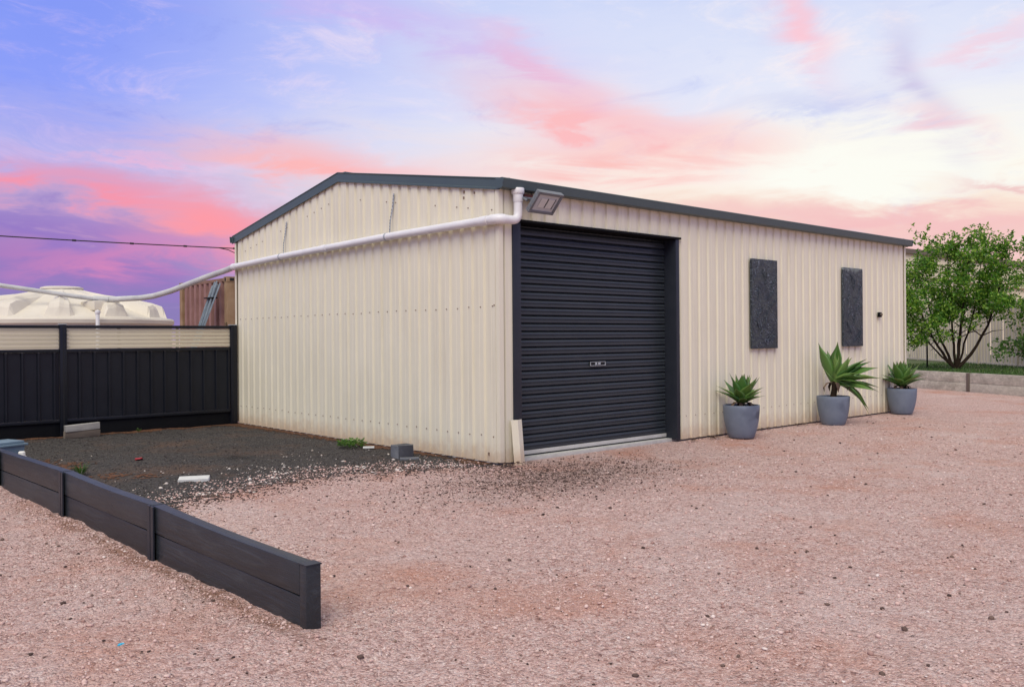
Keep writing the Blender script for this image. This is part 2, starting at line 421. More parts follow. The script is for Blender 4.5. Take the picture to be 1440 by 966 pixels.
# ------------------------------------------------------------------ mesh helpers
class MB:
    def __init__(self):
        self.v = []; self.f = []
    def add(self, vs_, fs_):
        o = len(self.v)
        self.v += [tuple(q) for q in vs_]
        self.f += [tuple(i + o for i in q) for q in fs_]
        return self
    def box(self, x0, x1, y0, y1, z0, z1):
        vs_ = [(x, y, z) for z in (z0, z1) for y in (y0, y1) for x in (x0, x1)]
        return self.add(vs_, [(0, 2, 3, 1), (4, 5, 7, 6), (0, 1, 5, 4), (2, 6, 7, 3), (0, 4, 6, 2), (1, 3, 7, 5)])
    def obox(self, mtx, sx, sy, sz):
        vs_ = [mtx @ Vector((x * sx / 2, y * sy / 2, z * sz / 2)) for z in (-1, 1) for y in (-1, 1) for x in (-1, 1)]
        return self.add(vs_, [(0, 2, 3, 1), (4, 5, 7, 6), (0, 1, 5, 4), (2, 6, 7, 3), (0, 4, 6, 2), (1, 3, 7, 5)])
    def tube(self, pts, rad, seg=10, caps=True):
        pts = [Vector(q) for q in pts]
        if not hasattr(rad, '__len__'): rad = [rad] * len(pts)
        rings = []
        ref = None
        for i, q in enumerate(pts):
            d = (pts[min(i + 1, len(pts) - 1)] - pts[max(i - 1, 0)]).normalized()
            if ref is None:
                ref = d.orthogonal().normalized()
            ref = (ref - d * ref.dot(d)).normalized()
            bi = d.cross(ref)
            rings.append([q + (ref * math.cos(a) + bi * math.sin(a)) * rad[i] for a in [2 * math.pi * k / seg for k in range(seg)]])
        vs_ = [w for r_ in rings for w in r_]
        fs_ = []
        for i in range(len(pts) - 1):
            for k in range(seg):
                fs_.append((i * seg + k, i * seg + (k + 1) % seg, (i + 1) * seg + (k + 1) % seg, (i + 1) * seg + k))
        if caps:
            fs_.append(tuple(range(seg - 1, -1, -1)))
            fs_.append(tuple((len(pts) - 1) * seg + k for k in range(seg)))
        return self.add(vs_, fs_)
    def lathe(self, cx, cy, prof, seg=32, close=False):
        vs_ = []
        for r_, z in prof:
            vs_ += [(cx + r_ * math.cos(2 * math.pi * k / seg), cy + r_ * math.sin(2 * math.pi * k / seg), z) for k in range(seg)]
        fs_ = []
        for i in range(len(prof) - 1):
            for k in range(seg):
                fs_.append((i * seg + k, i * seg + (k + 1) % seg, (i + 1) * seg + (k + 1) % seg, (i + 1) * seg + k))
        return self.add(vs_, fs_)
    def prism(self, poly, fn0, fn1):
        """poly: list of 2D points, fn0/fn1 map a 2D point to the two end faces"""
        n = len(poly)
        vs_ = [fn0(*q) for q in poly] + [fn1(*q) for q in poly]
        fs_ = [(i, (i + 1) % n, n + (i + 1) % n, n + i) for i in range(n)] + [tuple(range(n - 1, -1, -1)), tuple(range(n, 2 * n))]
        return self.add(vs_, fs_)
    def mesh(self, name, off=(0, 0, 0), bevel=0.0, smooth=False):
        me = bpy.data.meshes.new(name)
        ox, oy, oz = off
        me.from_pydata([(a - ox, b_ - oy, c_ - oz) for a, b_, c_ in self.v], [], self.f)
        bm = bmesh.new(); bm.from_mesh(me)
        bmesh.ops.recalc_face_normals(bm, faces=bm.faces)
        if bevel:
            es = [ed for ed in bm.edges if len(ed.link_faces) == 2 and ed.calc_face_angle(0) > 0.6]
            bmesh.ops.bevel(bm, geom=es, offset=bevel, segments=2, affect='EDGES', profile=0.6, clamp_overlap=True)
        bm.to_mesh(me); bm.free()
        if smooth or bevel:
            me.polygons.foreach_set('use_smooth', [True] * len(me.polygons))
            me.set_sharp_from_angle(angle=R(38))
        return me
    def build(self, name, m, parent=None, bevel=0.0, smooth=False, at=None):
        off = at if at is not None else root_loc(parent)
        me = self.mesh(name, off, bevel, smooth)
        return link(name, me, m, parent, at)

def root_loc(pn):
    if pn is None: return (0, 0, 0)
    while pn.parent: pn = pn.parent
    return tuple(pn.location)
def link(name, me, m, parent=None, loc=None):
    if m is not None and not me.materials:
        me.materials.append(m if not isinstance(m, str) else M[m])
    o_ = bpy.data.objects.new(name, me)
    COL.objects.link(o_)
    if parent is not None:
        o_.parent = parent
    elif loc is not None:
        o_.location = loc
    return o_
def tag(o_, label=None, cat=None, group=None, kind=None):
    if label: o_['label'] = label
    if cat: o_['category'] = cat
    if group: o_['group'] = group
    if kind: o_['kind'] = kind
    return o_
def empty(name, loc, label, cat, group=None):
    o_ = bpy.data.objects.new(name, None)
    o_.empty_display_size = 0.2
    COL.objects.link(o_)
    o_.location = loc
    return tag(o_, label, cat, group)

# value noise in numpy for the ground
def vnoise(x, y, seed=0):
    xi = np.floor(x).astype(np.int64); yi = np.floor(y).astype(np.int64)
    xf = x - xi; yf = y - yi
    def h(a, b_):
        n_ = (a * 374761393 + b_ * 668265263 + seed * 1274126177) & 0x7fffffff
        n_ = ((n_ ^ (n_ >> 13)) * 1274126177) & 0x7fffffff
        return ((n_ ^ (n_ >> 16)) & 0xffff) / 65535.0
    u = xf * xf * (3 - 2 * xf); v = yf * yf * (3 - 2 * yf)
    return (h(xi, yi) * (1 - u) + h(xi + 1, yi) * u) * (1 - v) + (h(xi, yi + 1) * (1 - u) + h(xi + 1, yi + 1) * u) * v
def fbm(x, y, scale, octs=4, seed=0):
    s = np.zeros_like(x, dtype=float); a = 0.5; tot = 0
    for k in range(octs):
        s += a * vnoise(x * scale, y * scale, seed + k * 17); tot += a
        a *= 0.5; scale *= 2.03
    return s / tot
RW_X = lambda y: -3.862 - 0.0275 * (np.asarray(y, float) + 3.17)      # face line of the dark sleeper wall
def gh(x, y):
    x = np.asarray(x, float); y = np.asarray(y, float)
    near = np.clip(1.5 - np.hypot(x + 3, y + 2) / 14.0, 0.0, 1.0)
    h = (fbm(x, y, 0.7, 3, 3) - 0.5) * 0.05 + (fbm(x, y, 3.5, 3, 9) - 0.5) * 0.028 + (fbm(x, y, 15.0, 3, 21) - 0.5) * 0.024
    h *= near
    din = np.maximum(np.maximum(-0.05 - x, x - 9.0), np.maximum(-0.1 - y, y - 6.2))   # distance outside the shed
    h *= np.clip(0.15 + din / 0.8, 0.0, 1.0)
    d = np.abs(x - RW_X(y)); h += 0.022 * np.exp(-(d / 0.22) ** 2) * fbm(x, y, 2.1, 3, 40) * (y < 6) * (y > -3.6)
    return h - 0.004

# ------------------------------------------------------------------ ground
def axis(lo, hi, parts, far):
    out = []
    for a, b_, s in parts:
        out += list(np.arange(a, b_ - 1e-6, s))
    out.append(parts[-1][1])
    s = 0.2; q = out[-1]; r_ = []
    while q < far: q += s; s *= 1.22; r_.append(q)
    s = 0.2; q = out[0]; l_ = []
    while q > -far: q -= s; s *= 1.22; l_.append(q)
    return np.array(l_[::-1] + out + r_)
xs = axis(0, 0, [(-6.6, 1.0, 0.026), (1.0, 10.0, 0.05), (10.0, 16.5, 0.12)], 900)
ys = axis(0, 0, [(-6.4, -1.2, 0.026), (-1.2, 6.6, 0.05)], 900)
def grid_mesh(name, xs, ys, zoff, keep=None, hole=None):
    X, Y = np.meshgrid(xs, ys)
    Z = gh(X, Y) + zoff
    nx, ny = len(xs), len(ys)
    idx = np.arange(nx * ny).reshape(ny, nx)
    F = np.stack([idx[:-1, :-1], idx[:-1, 1:], idx[1:, 1:], idx[1:, :-1]], -1).reshape(-1, 4)
    if keep is not None:
        cx = (X[:-1, :-1] + X[1:, 1:]) / 2; cy = (Y[:-1, :-1] + Y[1:, 1:]) / 2
        F = F[keep(cx, cy).reshape(-1)]
    V = np.stack([X, Y, Z], -1).reshape(-1, 3)
    used = np.unique(F); rm = np.full(len(V), -1); rm[used] = np.arange(len(used))
    V = V[used]; F = rm[F]
    me = bpy.data.meshes.new(name)
    me.vertices.add(len(V)); me.vertices.foreach_set('co', V.ravel())
    me.loops.add(F.size); me.loops.foreach_set('vertex_index', F.ravel().astype(np.int32))
    me.polygons.add(len(F)); me.polygons.foreach_set('loop_start', np.arange(0, F.size, 4, dtype=np.int32))
    me.polygons.foreach_set('use_smooth', np.ones(len(F), bool))
    me.update(calc_edges=True); me.validate()
    return me
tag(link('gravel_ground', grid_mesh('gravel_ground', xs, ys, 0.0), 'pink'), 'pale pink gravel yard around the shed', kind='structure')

# border between the dark pad and the pink gravel, as y(x) of the lower edge
BX = np.array([-4.3, -3.7, -3.17, -2.53, -1.68, -1.06, -0.45, -0.05, 0.2])
BY = np.array([-0.55, -0.28, 0.08, 0.36, 0.62, 0.48, 0.17, -0.06, -0.1])
def dark_mask(cx, cy):
    nz = (fbm(cx, cy, 3.0, 5, 5) - 0.5) * 0.42 + (fbm(cx, cy, 26.0, 2, 55) - 0.5) * 0.22
    cell = vnoise(cx * 38.0, cy * 38.0, 301) - 0.5
    m_ = (cy + nz + cell * 0.42) > np.interp(cx, BX, BY)
    return m_ & (cx < 0.03) & (cx > RW_X(cy) + 0.04) & (cy < 6.2)
fx = np.arange(-4.3, 0.06, 0.022); fy = np.arange(-1.0, 6.25, 0.022)
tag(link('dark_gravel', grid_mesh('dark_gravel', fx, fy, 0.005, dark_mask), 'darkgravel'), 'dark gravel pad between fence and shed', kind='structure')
def earth_mask(cx, cy):
    cell = vnoise(cx * 36.0, cy * 36.0, 401) - 0.5
    nz = (fbm(cx, cy, 2.4, 5, 15) - 0.5) * 0.34 + cell * 0.22
    near_wall = (cx + nz > -0.13 - 0.05 * np.clip(cy - 4.0, 0, 3) ** 1.5) & (cy > 0.12) & (cx < 0.03)
    near_fence = (cy + nz > 5.88) & (cx < 0.03) & (cx > -4.0)
    spots = np.zeros_like(cx, bool)
    for (sx_, sy_, r_) in [(-3.10, 1.95, 0.10), (-3.25, 2.95, 0.14), (-2.85, 1.72, 0.07), (-3.4, 3.6, 0.15)]:
        spots |= np.hypot(cx - sx_, cy - sy_) + nz * 0.8 + cell * 0.2 < r_
    return (near_wall | near_fence | spots) & (cy < 6.2)
fx = np.arange(-4.4, 0.06, 0.024); fy = np.arange(-3.2, 6.25, 0.024)
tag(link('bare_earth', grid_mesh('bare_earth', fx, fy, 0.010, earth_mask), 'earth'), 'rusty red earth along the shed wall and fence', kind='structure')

# loose stones
ICO = None
def ico():
    global ICO
    if ICO is None:
        bm = bmesh.new(); bmesh.ops.create_icosphere(bm, subdivisions=1, radius=1.0)
        ICO = (np.array([q.co[:] for q in bm.verts]), np.array([[q.index for q in f.verts] for f in bm.faces])); bm.free()
    return ICO
def stones(name, P, size, m, label, flat=0.65, sink=0.25, zoff=0.0):
    """P (n,2) positions, size (n,) radii: real little stones in one mesh"""
    V0, F0 = ico()
    n = len(P)
    ang = rng.uniform(0, 2 * np.pi, n)
    jit = rng.uniform(0.72, 1.25, (n, len(V0), 1))
    sc = np.stack([rng.uniform(0.8, 1.35, n), rng.uniform(0.7, 1.1, n), rng.uniform(flat * 0.7, flat * 1.2, n)], -1)
    V = V0[None] * jit * sc[:, None, :] * size[:, None, None]
    c, s = np.cos(ang)[:, None], np.sin(ang)[:, None]
    x = V[..., 0] * c - V[..., 1] * s; y = V[..., 0] * s + V[..., 1] * c
    z = V[..., 2] + (gh(P[:, 0], P[:, 1]) + zoff + size * flat * (1 - 2 * sink))[:, None]
    V = np.stack([x + P[:, 0:1], y + P[:, 1:2], z], -1).reshape(-1, 3)
    F = (F0[None] + (np.arange(n) * len(V0))[:, None, None]).reshape(-1, 3)
    me = bpy.data.meshes.new(name)
    me.vertices.add(len(V)); me.vertices.foreach_set('co', V.ravel())
    me.loops.add(F.size); me.loops.foreach_set('vertex_index', F.ravel().astype(np.int32))
    me.polygons.add(len(F)); me.polygons.foreach_set('loop_start', np.arange(0, F.size, 3, dtype=np.int32))
    me.update(calc_edges=True)
    return tag(link(name, me, m), label, 'gravel', kind='stuff')
CX, CY = -5.70, -6.61
def wedge(n, r0, r1, a0=-40, a1=42, power=-1.0):
    """points about the yard's near side, thinning out with distance"""
    u = rng.uniform(0, 1, n)
    r_ = r0 * (r1 / r0) ** u
    a = YAW + np.radians(rng.uniform(a0, a1, n))
    return np.stack([CX + r_ * np.sin(a), CY + r_ * np.cos(a)], -1), r_
def outside(P):
    x, y = P[:, 0], P[:, 1]
    shed = (x > -0.06) & (y > -0.05)
    return ~shed & (np.abs(x - (RW_X(y) + 0.0)) > 0.10) | (~shed & (y < -3.25))
def on_dark(P):
    return dark_mask(P[:, 0], P[:, 1])
P, r_ = wedge(90000, 2.0, 14.0)
sz = 0.0027 * np.exp(rng.normal(0, 0.50, len(P))) * (0.72 + 0.12 * r_)
clump = fbm(P[:, 0], P[:, 1], 1.6, 4, 88)
k = outside(P) & ~on_dark(P) & (clump + rng.normal(0, 0.14, len(P)) > 0.41) & (P[:, 0] < 13)
stones('loose_pink_gravel', P[k], np.clip(sz[k], 0.002, 0.014), 'pebble', 'loose pink stones lying over the gravel yard')
P, r_ = wedge(1500, 2.6, 15.0)
k = outside(P) & ~on_dark(P) & (P[:, 0] < 13)
stones('scattered_dark_stones', P[k], np.clip(0.0044 * np.exp(rng.normal(0, 0.5, k.sum())) * (0.8 + 0.07 * r_[k]), 0.003, 0.018), 'pebble_brown', 'dark brown stones scattered over the pink gravel')
# dark fines raked out in front of the corner
P = np.stack([rng.normal(-0.1, 0.80, 6500), rng.normal(-0.85, 0.45, 6500)], -1)
k = outside(P) & ~on_dark(P)
stones('raked_dark_stones', P[k], 0.0046 * np.exp(rng.normal(0, 0.4, k.sum())), 'pebble_brown', 'dark stones mixed into the pink gravel before the shed corner')
yy_ = rng.uniform(-3.1, 2.2, 2200)
P = np.stack([RW_X(yy_) - 0.012 - np.abs(rng.normal(0, 0.10, 2200)), yy_], -1)
stones('banked_pink_stones', P, np.clip(0.0042 * np.exp(rng.normal(0, 0.45, len(P))), 0.0025, 0.012), 'pebble', 'pink stones banked against the dark sleeper wall')
P = np.stack([rng.uniform(-4.0, -0.05, 20000), -1.0 + 7.0 * rng.uniform(0, 1, 20000) ** 1.5], -1)
k = outside(P) & on_dark(P)
stones('loose_dark_gravel', P[k], np.clip(0.0046 * np.exp(rng.normal(0, 0.4, k.sum())), 0.0025, 0.012), 'pebble_dark', 'loose dark stones on the gravel pad', zoff=0.005)
xx = rng.uniform(-4.0, -0.05, 9000); dd = rng.exponential(0.55, 9000)
P = np.stack([xx, np.interp(xx, BX, BY) - 0.25 + dd], -1)
k = outside(P) & on_dark(P) & (fbm(P[:, 0], P[:, 1], 2.5, 3, 101) + rng.normal(0, 0.1, len(P)) > 0.5) & (rng.uniform(0, 1, len(P)) < np.interp(P[:, 0], [-4, -2.6, -1.8, 0], [0.08, 0.14, 0.32, 0.42]))
P = P[k]
stones('scattered_pale_stones', P, np.clip(0.0052 * np.exp(rng.normal(0, 0.5, len(P))), 0.003, 0.02), 'pebble_white', 'pale stones strewn over the edge of the dark gravel', zoff=0.005)
xx = rng.uniform(-4.0, -0.05, 9000); dd = rng.normal(0.10, 0.30, 9000)
P = np.stack([xx, np.interp(xx, BX, BY) + dd], -1)
k = outside(P) & on_dark(P)
k &= rng.uniform(0, 1, len(k)) < 0.45
stones('spilled_pink_stones', P[k], np.clip(0.0055 * np.exp(rng.normal(0, 0.4, k.sum())), 0.003, 0.016), 'pebble', 'pink stones spilled over the edge of the dark gravel', zoff=0.005)
P = np.stack([xx, np.interp(xx, BX, BY) + rng.normal(-0.10, 0.20, 9000)], -1)[:2600]
k = outside(P) & ~on_dark(P)
stones('spilled_dark_stones', P[k], np.clip(0.0055 * np.exp(rng.normal(0, 0.4, k.sum())), 0.003, 0.014), 'pebble_brown', 'dark stones spilled on to the edge of the pink gravel')

# ------------------------------------------------------------------ ribbed sheet
def ribbed(p0, p1, z0, ztop, prof, pitch, phase=0.0, out=1.0):
    """ribbed steel sheet from p0 to p1 (plan points), ribs standing out to the right of the direction; ztop may be a function of run"""
    p0 = Vector(p0); p1 = Vector(p1)
    d = (p1 - p0); L_ = d.length; d /= L_
    nrm = Vector((d.y, -d.x)) * out
    us = [0.0, L_]
    k0 = int(math.floor(-phase / pitch)) - 1
    for i in range(k0, k0 + int(L_ / pitch) + 4):
        for u, _ in prof:
            q = i * pitch + u + phase
            if 1e-4 < q < L_ - 1e-4: us.append(q)
    us = sorted(set(round(u, 5) for u in us))
    def depth(u):
        q = (u - phase) % pitch
        for (a, da), (b_, db) in zip(prof, prof[1:] + [(prof[0][0] + pitch, prof[0][1])]):
            if a - 1e-6 <= q <= b_ + 1e-6:
                return da + (db - da) * ((q - a) / (b_ - a) if b_ > a else 0)
        return prof[0][1]
    vs_ = []
    for u in us:
        q = p0 + d * u + nrm * depth(u)
        zt = ztop(u) if callable(ztop) else ztop
        vs_ += [(q.x, q.y, z0), (q.x, q.y, zt)]
    fs_ = [(2 * i, 2 * i + 2, 2 * i + 3, 2 * i + 1) for i in range(len(us) - 1)]
    mb_ = MB(); mb_.add(vs_, fs_)
    return mb_
CLAD = [(0.0, 0.0), (0.050, 0.0), (0.060, 0.020), (0.108, 0.020), (0.112, 0.0175), (0.116, 0.020), (0.174, 0.020), (0.184, 0.0)]
PITCH = 0.19

# ------------------------------------------------------------------ the shed
SL, SW, EAVE, APEX = 6.11, 8.97, 2.765, 3.265
RISE = (APEX - EAVE) / (SL / 2)
shed = empty('shed', (0, 0, 0), 'long cream corrugated steel shed with low gable, dark trim and roller door', 'shed')
zg = lambda y: EAVE + RISE * (SL / 2 - abs(y - SL / 2))
SHEET = PITCH * 4
# gable wall sheets (plane x = 0, ribs outward to -x)
y = 0.0
edges = [0.0]
while edges[-1] < SL - 0.3: edges.append(min(SL, edges[-1] + SHEET))
edges[-1] = SL
def gable_top(ya): return lambda u: zg(ya - u) + 0.03
for a, b_ in zip(edges, edges[1:]):
    # run from far to near so that the right-hand side faces -x
    ribbed((0, b_), (0, a), 0.018, gable_top(b_), CLAD, PITCH, phase=-(SL - b_) % PITCH - 0.0).build('wall_sheet', 'cream', shed)
    w_ = ribbed((SW, a), (SW, b_), 0.035, (lambda ya: (lambda u: zg(ya + u) + 0.03))(a), CLAD, PITCH).build('wall_sheet', 'cream', shed)
# front wall (plane y = 0, ribs outward to -y), door opening from 0.15 to 2.854
DX0, DX1, DTOP = 0.150, 2.854, 2.45
def front_sheet(a, b_, z0):
    return ribbed((a, 0), (b_, 0), z0, EAVE + 0.04, CLAD, PITCH, phase=-a % PITCH).build('wall_sheet', 'cream', shed)
front_sheet(0.0, DX0, 0.018)
for a, b_ in ((DX0, 0.76), (0.76, 1.52), (1.52, 2.28), (2.28, DX1)): front_sheet(a, b_, DTOP)
x = DX1
fe = [DX1] + [SHEET * k_ for k_ in range(4, 12)] + [SW]
for a, b_ in zip(fe, fe[1:]): front_sheet(a, b_, 0.018)
be = [SHEET * k_ for k_ in range(0, 12)] + [SW]
for a, b_ in zip(be, be[1:]):
    ribbed((b_, SL), (a, SL), 0.035, EAVE + 0.04, CLAD, PITCH).build('wall_sheet', 'cream', shed)
# folded corner pieces
def angle(cx, cy, sx_, sy_, z0, z1, w=0.055, th=0.004):
    mb_ = MB()
    mb_.prism([(0, 0), (w, 0), (w, th), (th, th), (th, w), (0, w)], lambda a, b_: (cx + sx_ * a, cy + sy_ * b_, z0), lambda a, b_: (cx + sx_ * a, cy + sy_ * b_, z1))
    return mb_
angle(-0.031, -0.031, 1, 1, 0.03, EAVE + 0.01).build('corner_flashing', 'cream', shed)
angle(-0.031, SL + 0.031, 1, -1, 0.03, EAVE - 0.02).build('corner_flashing', 'cream', shed)
angle(SW + 0.031, -0.031, -1, 1, 0.03, EAVE - 0.01).build('corner_flashing', 'cream', shed)
angle(SW + 0.031, SL + 0.031, -1, -1, 0.03, EAVE - 0.02).build('corner_flashing', 'cream', shed)
# slab under the walls
sl = MB(); sl.box(0.004, SW - 0.01, 0.06, SL - 0.01, -0.05, 0.028)
sl.build('floor_slab', 'concrete', shed)
# roof: ribbed sheets on both slopes
def roof_sheet(x0, x1, side):
    mb_ = MB(); vs_ = []; n_ = 0
    xx_ = [x0 + (x1 - x0) * i / 16 for i in range(17)]
    ya, yb = (-0.07, SL / 2) if side < 0 else (SL + 0.07, SL / 2)
    for i, q in enumerate(xx_):
        h_ = 0.028 if i % 4 in (1, 2) else 0.0
        vs_ += [(q, ya, EAVE + 0.060 - RISE * 0.07 + h_), (q, yb, APEX + 0.060 + h_)]
    mb_.add(vs_, [(2 * i, 2 * i + 2, 2 * i + 3, 2 * i + 1) for i in range(16)])
    return mb_
for i in range(12):
    for s_ in (-1, 1):
        roof_sheet(i * 0.7475, (i + 1) * 0.7475, s_).build('roof_sheet', 'trim', shed)
MB().box(-0.02, SW + 0.02, SL / 2 - 0.14, SL / 2 + 0.14, APEX + 0.089, APEX + 0.096).build('ridge_cap', 'trim', shed)
# barge capping on both gables
def barge(xo, xi, side):
    ya = -0.06 if side < 0 else SL + 0.09
    yb = SL / 2
    za = EAVE - 0.012 + (-RISE * (0.06 if side < 0 else 0.09)); zb = APEX - 0.012
    H = 0.118
    mb_ = MB()
    # face with a rolled lip top and bottom, plus the cap over the roof edge
    prof_ = [(0.0, 0.0), (0.012, -0.004), (0.012, 0.014), (0.006, 0.02), (0.006, H - 0.02), (0.014, H - 0.008), (0.012, H), (-0.13, H + 0.012), (-0.13, H + 0.006), (0.0, H - 0.008)]
    sgn = -1 if xo < SW / 2 else 1
    mb_.prism(prof_, lambda a, b_: (xo + sgn * a, ya, za + b_), lambda a, b_: (xo + sgn * a, yb, zb + b_))
    return mb_
for xo in (-0.036, SW + 0.036):
    for s_ in (-1, 1):
        barge(xo, 0, s_).build('barge_capping', 'trim', shed)
# gutter along the front and back eaves
def gutter(yf, sgn):
    prof_ = [(0.0, 0.0), (0.082, 0.0), (0.094, 0.006), (0.104, 0.055), (0.108, 0.075), (0.112, 0.090), (0.106, 0.098), (0.099, 0.096), (0.100, 0.078), (0.088, 0.010), (0.080, 0.006), (0.006, 0.006), (0.006, 0.08), (0.0, 0.08)]
    mb_ = MB()
    mb_.prism(prof_, lambda a, b_: (-0.062, yf + sgn * a, EAVE - 0.012 + b_), lambda a, b_: (SW + 0.06, yf + sgn * a, EAVE - 0.012 + b_))
    return mb_
gut = gutter(-0.034, -1).build('gutter', 'trim', shed)
def endcap(xc, yf, sgn):
    prof_ = [(-0.002, -0.003), (0.09, -0.003), (0.103, 0.010), (0.103, 0.04), (0.113, 0.055), (0.113, 0.09), (0.1, 0.100), (-0.002, 0.100)]
    return MB().prism(prof_, lambda a, b_: (xc, yf + sgn * a, EAVE - 0.012 + b_), lambda a, b_: (xc + 0.008, yf + sgn * a, EAVE - 0.012 + b_))
endcap(-0.071, -0.034, -1).build('end_cap', 'trim', gut)
endcap(SW + 0.061, -0.034, -1).build('end_cap', 'trim', gut)
gutter(SL + 0.034, 1).build('gutter', 'trim', shed)
# screw rows: far too small to pick apart
sc = MB()
def screw_x(yy, zz):
    sc.obox(Matrix.Translation((-0.0225, yy, zz)), 0.010, 0.011, 0.011)
n_r = int(SL / PITCH)
for i in range(n_r + 1):
    yy = i * PITCH + 0.10
    if yy > SL - 0.05: continue
    yr = SL - (i * PITCH + 0.135)
    if yr > 0.04:
        screw_x(yr, 1.587 + random.uniform(-.006, .006)); screw_x(yr, 0.281 + random.uniform(-.006, .006))
        if random.random() < 0.5: screw_x(yr, zg(yr) - 0.22)
for i in range(46):
    xx_ = i * PITCH + 0.135
    if xx_ > DX1 + 0.05:
        sc.obox(Matrix.Translation((xx_, -0.0225, 0.30)), 0.008, 0.009, 0.008)
for yy, zz, sz_ in ((0.53, 2.795, 0.032), (0.535, 2.735, 0.026), (0.36, 2.765, 0.022), (0.16, 0.10, 0.03), (0.06, 1.60, 0.014)):
    sc.obox(Matrix.Translation((-0.0225, yy, zz)), 0.010, sz_ * 0.7, sz_)
tag(sc.build('screw_heads', mat('screw_brown', (0.20, 0.14, 0.10, 1), 0.7)[0], shed), kind='stuff')

# door frame
DO0, DO1 = 0.257, 2.790
YF, YD = -0.036, 0.14
def frame_member(x0, x1):
    return MB().box(x0, x1, YF, YD + 0.03, 0.024, DTOP - 0.004)
frame = MB().box(DX0 - 0.01, DX1 + 0.03, YF - 0.012, YD + 0.03, DTOP - 0.002, DTOP + 0.022).build('door_lintel', 'black', shed, bevel=0.003)
frame_member(DX0, DO0).build('door_jamb', 'dark', shed, bevel=0.004)
frame_member(DO1, DX1).build('door_jamb', 'dark', shed, bevel=0.004)
MB().box(DO0 - 0.02, DO1 + 0.004, 0.05, 0.30, -0.02, 0.034).build('door_threshold', 'concrete', shed, bevel=0.006)
# roller door: a backing sheet that carries the curtain's ribs
door = MB().box(DO0 + 0.002, DO1 - 0.002, YD + 0.024, YD + 0.030, 0.06, DTOP - 0.01).build('roller_door', 'slat', shed)
SP = 0.0835
sp = [(0.0, 0.024), (0.003, 0.006), (0.008, 0.0), (0.030, 0.0), (0.035, 0.007), (0.040, 0.007), (0.045, 0.0), (0.056, 0.0), (0.066, 0.006), (0.078, 0.022), (0.080, 0.024), (SP, 0.024)]
smb = MB()
smb.add([(xq, YD + dq, zq) for zq, dq in sp for xq in (DO0 + 0.003, DO1 - 0.003)], [(2 * i, 2 * i + 1, 2 * i + 3, 2 * i + 2) for i in range(len(sp) - 1)])
sme = smb.mesh('slat', (0, 0, 0), 0, True)
sme.materials.append(M['slat'])
z = 0.088
while z + SP < DTOP + 0.02:
    s_ = link('slat', sme, None, door)
    s_.location = (0, 0, z); z += SP
MB().box(DO0 + 0.002, DO1 - 0.002, YD - 0.012, YD + 0.02, 0.050, 0.090).build('bottom_bar', 'alu', door, bevel=0.003)
MB().box(DO0 + 0.002, DO1 - 0.002, YD - 0.006, YD + 0.016, 0.030, 0.050).build('bottom_seal', 'rubber', door)
# lift handle with its lock
hz, hx = 0.972, 1.565
hd = MB().box(hx - 0.125, hx + 0.125, YD - 0.012, YD + 0.004, hz - 0.022, hz + 0.022).build('handle', 'rubber', door, bevel=0.004)
rim = MB()
for (a, b_, c_, d_) in ((-0.125, 0.125, 0.018, 0.023), (-0.125, 0.125, -0.023, -0.018), (-0.125, -0.119, -0.0175, 0.0175), (0.119, 0.125, -0.0175, 0.0175)):
    rim.box(hx + a, hx + b_, YD - 0.020, YD - 0.0125, hz + c_, hz + d_)
rim.build('handle_rim', 'galv', hd)
MB().box(hx - 0.045, hx - 0.020, YD - 0.024, YD - 0.013, hz - 0.013, hz + 0.013).build('lock', 'galv', hd, bevel=0.003)
MB().box(hx + 0.002, hx + 0.040, YD - 0.022, YD - 0.013, hz - 0.012, hz + 0.012).build('lock', 'galv', hd, bevel=0.003)

# ------------------------------------------------------------------ PVC drain pipe round the gable
pipe = empty('drain_pipe', (0.17, -0.095, 2.40), 'white PVC pipe running from the gutter along the gable to the tank', 'pipe')
PY_ = -0.095
PXw = -0.085
MB().lathe(0.17, PY_, [(0.0, 2.772), (0.062, 2.772), (0.066, 2.766), (0.066, 2.722), (0.060, 2.714), (0.052, 2.705), (0.052, 2.640), (0.048, 2.632), (0.0, 2.632)], 20).build('outlet_funnel', 'pvc', pipe, smooth=True)
PRAD = 0.045
def arc(a, b_, c_, n=6):
    a, b_, c_ = Vector(a), Vector(b_), Vector(c_)
    return [a * (1 - t_) ** 2 + b_ * 2 * t_ * (1 - t_) + c_ * t_ * t_ for t_ in [i / n for i in range(n + 1)]]
MB().tube([(0.17, PY_, 2.635), (0.17, PY_, 2.53)] + arc((0.17, PY_, 2.53), (0.17, PY_, 2.447), (0.085, PY_, 2.447)) + [(-0.02, PY_, 2.447)], PRAD, 16).build('elbow', 'pvc', pipe, smooth=True)
MB().tube(arc((-0.015, PY_, 2.447), (PXw, PY_, 2.447), (PXw, 0.02, 2.447)), PRAD + 0.006, 16).build('elbow', 'pvc', pipe, smooth=True)
run = [(PXw, 0.0, 2.447), (PXw, 1.9, 2.448), (PXw, 3.3, 2.432), (PXw, 4.53, 2.415), (PXw, 6.05, 2.378)]
MB().tube(run, PRAD, 16).build('pipe_run', 'pvc', pipe, smooth=True)
for yy, zz in ((3.3, 2.432), (6.02, 2.379), (0.12, 2.447)):
    MB().tube([(PXw, yy - 0.06, zz), (PXw, yy + 0.06, zz - 0.002)], PRAD + 0.006, 16).build('coupling', 'pvc', pipe, smooth=True)
sag = [(PXw, 6.05, 2.378), (-0.09, 6.30, 2.345), (-0.24, 6.73, 2.253), (-0.54, 7.40, 2.060), (-0.684, 7.75, 1.992), (-0.80, 8.0, 1.968), (-1.05, 8.40, 1.958), (-1.20, 8.58, 1.956)]
MB().tube(sag, PRAD, 14).build('pipe_run', 'pvc_old', pipe, smooth=True)
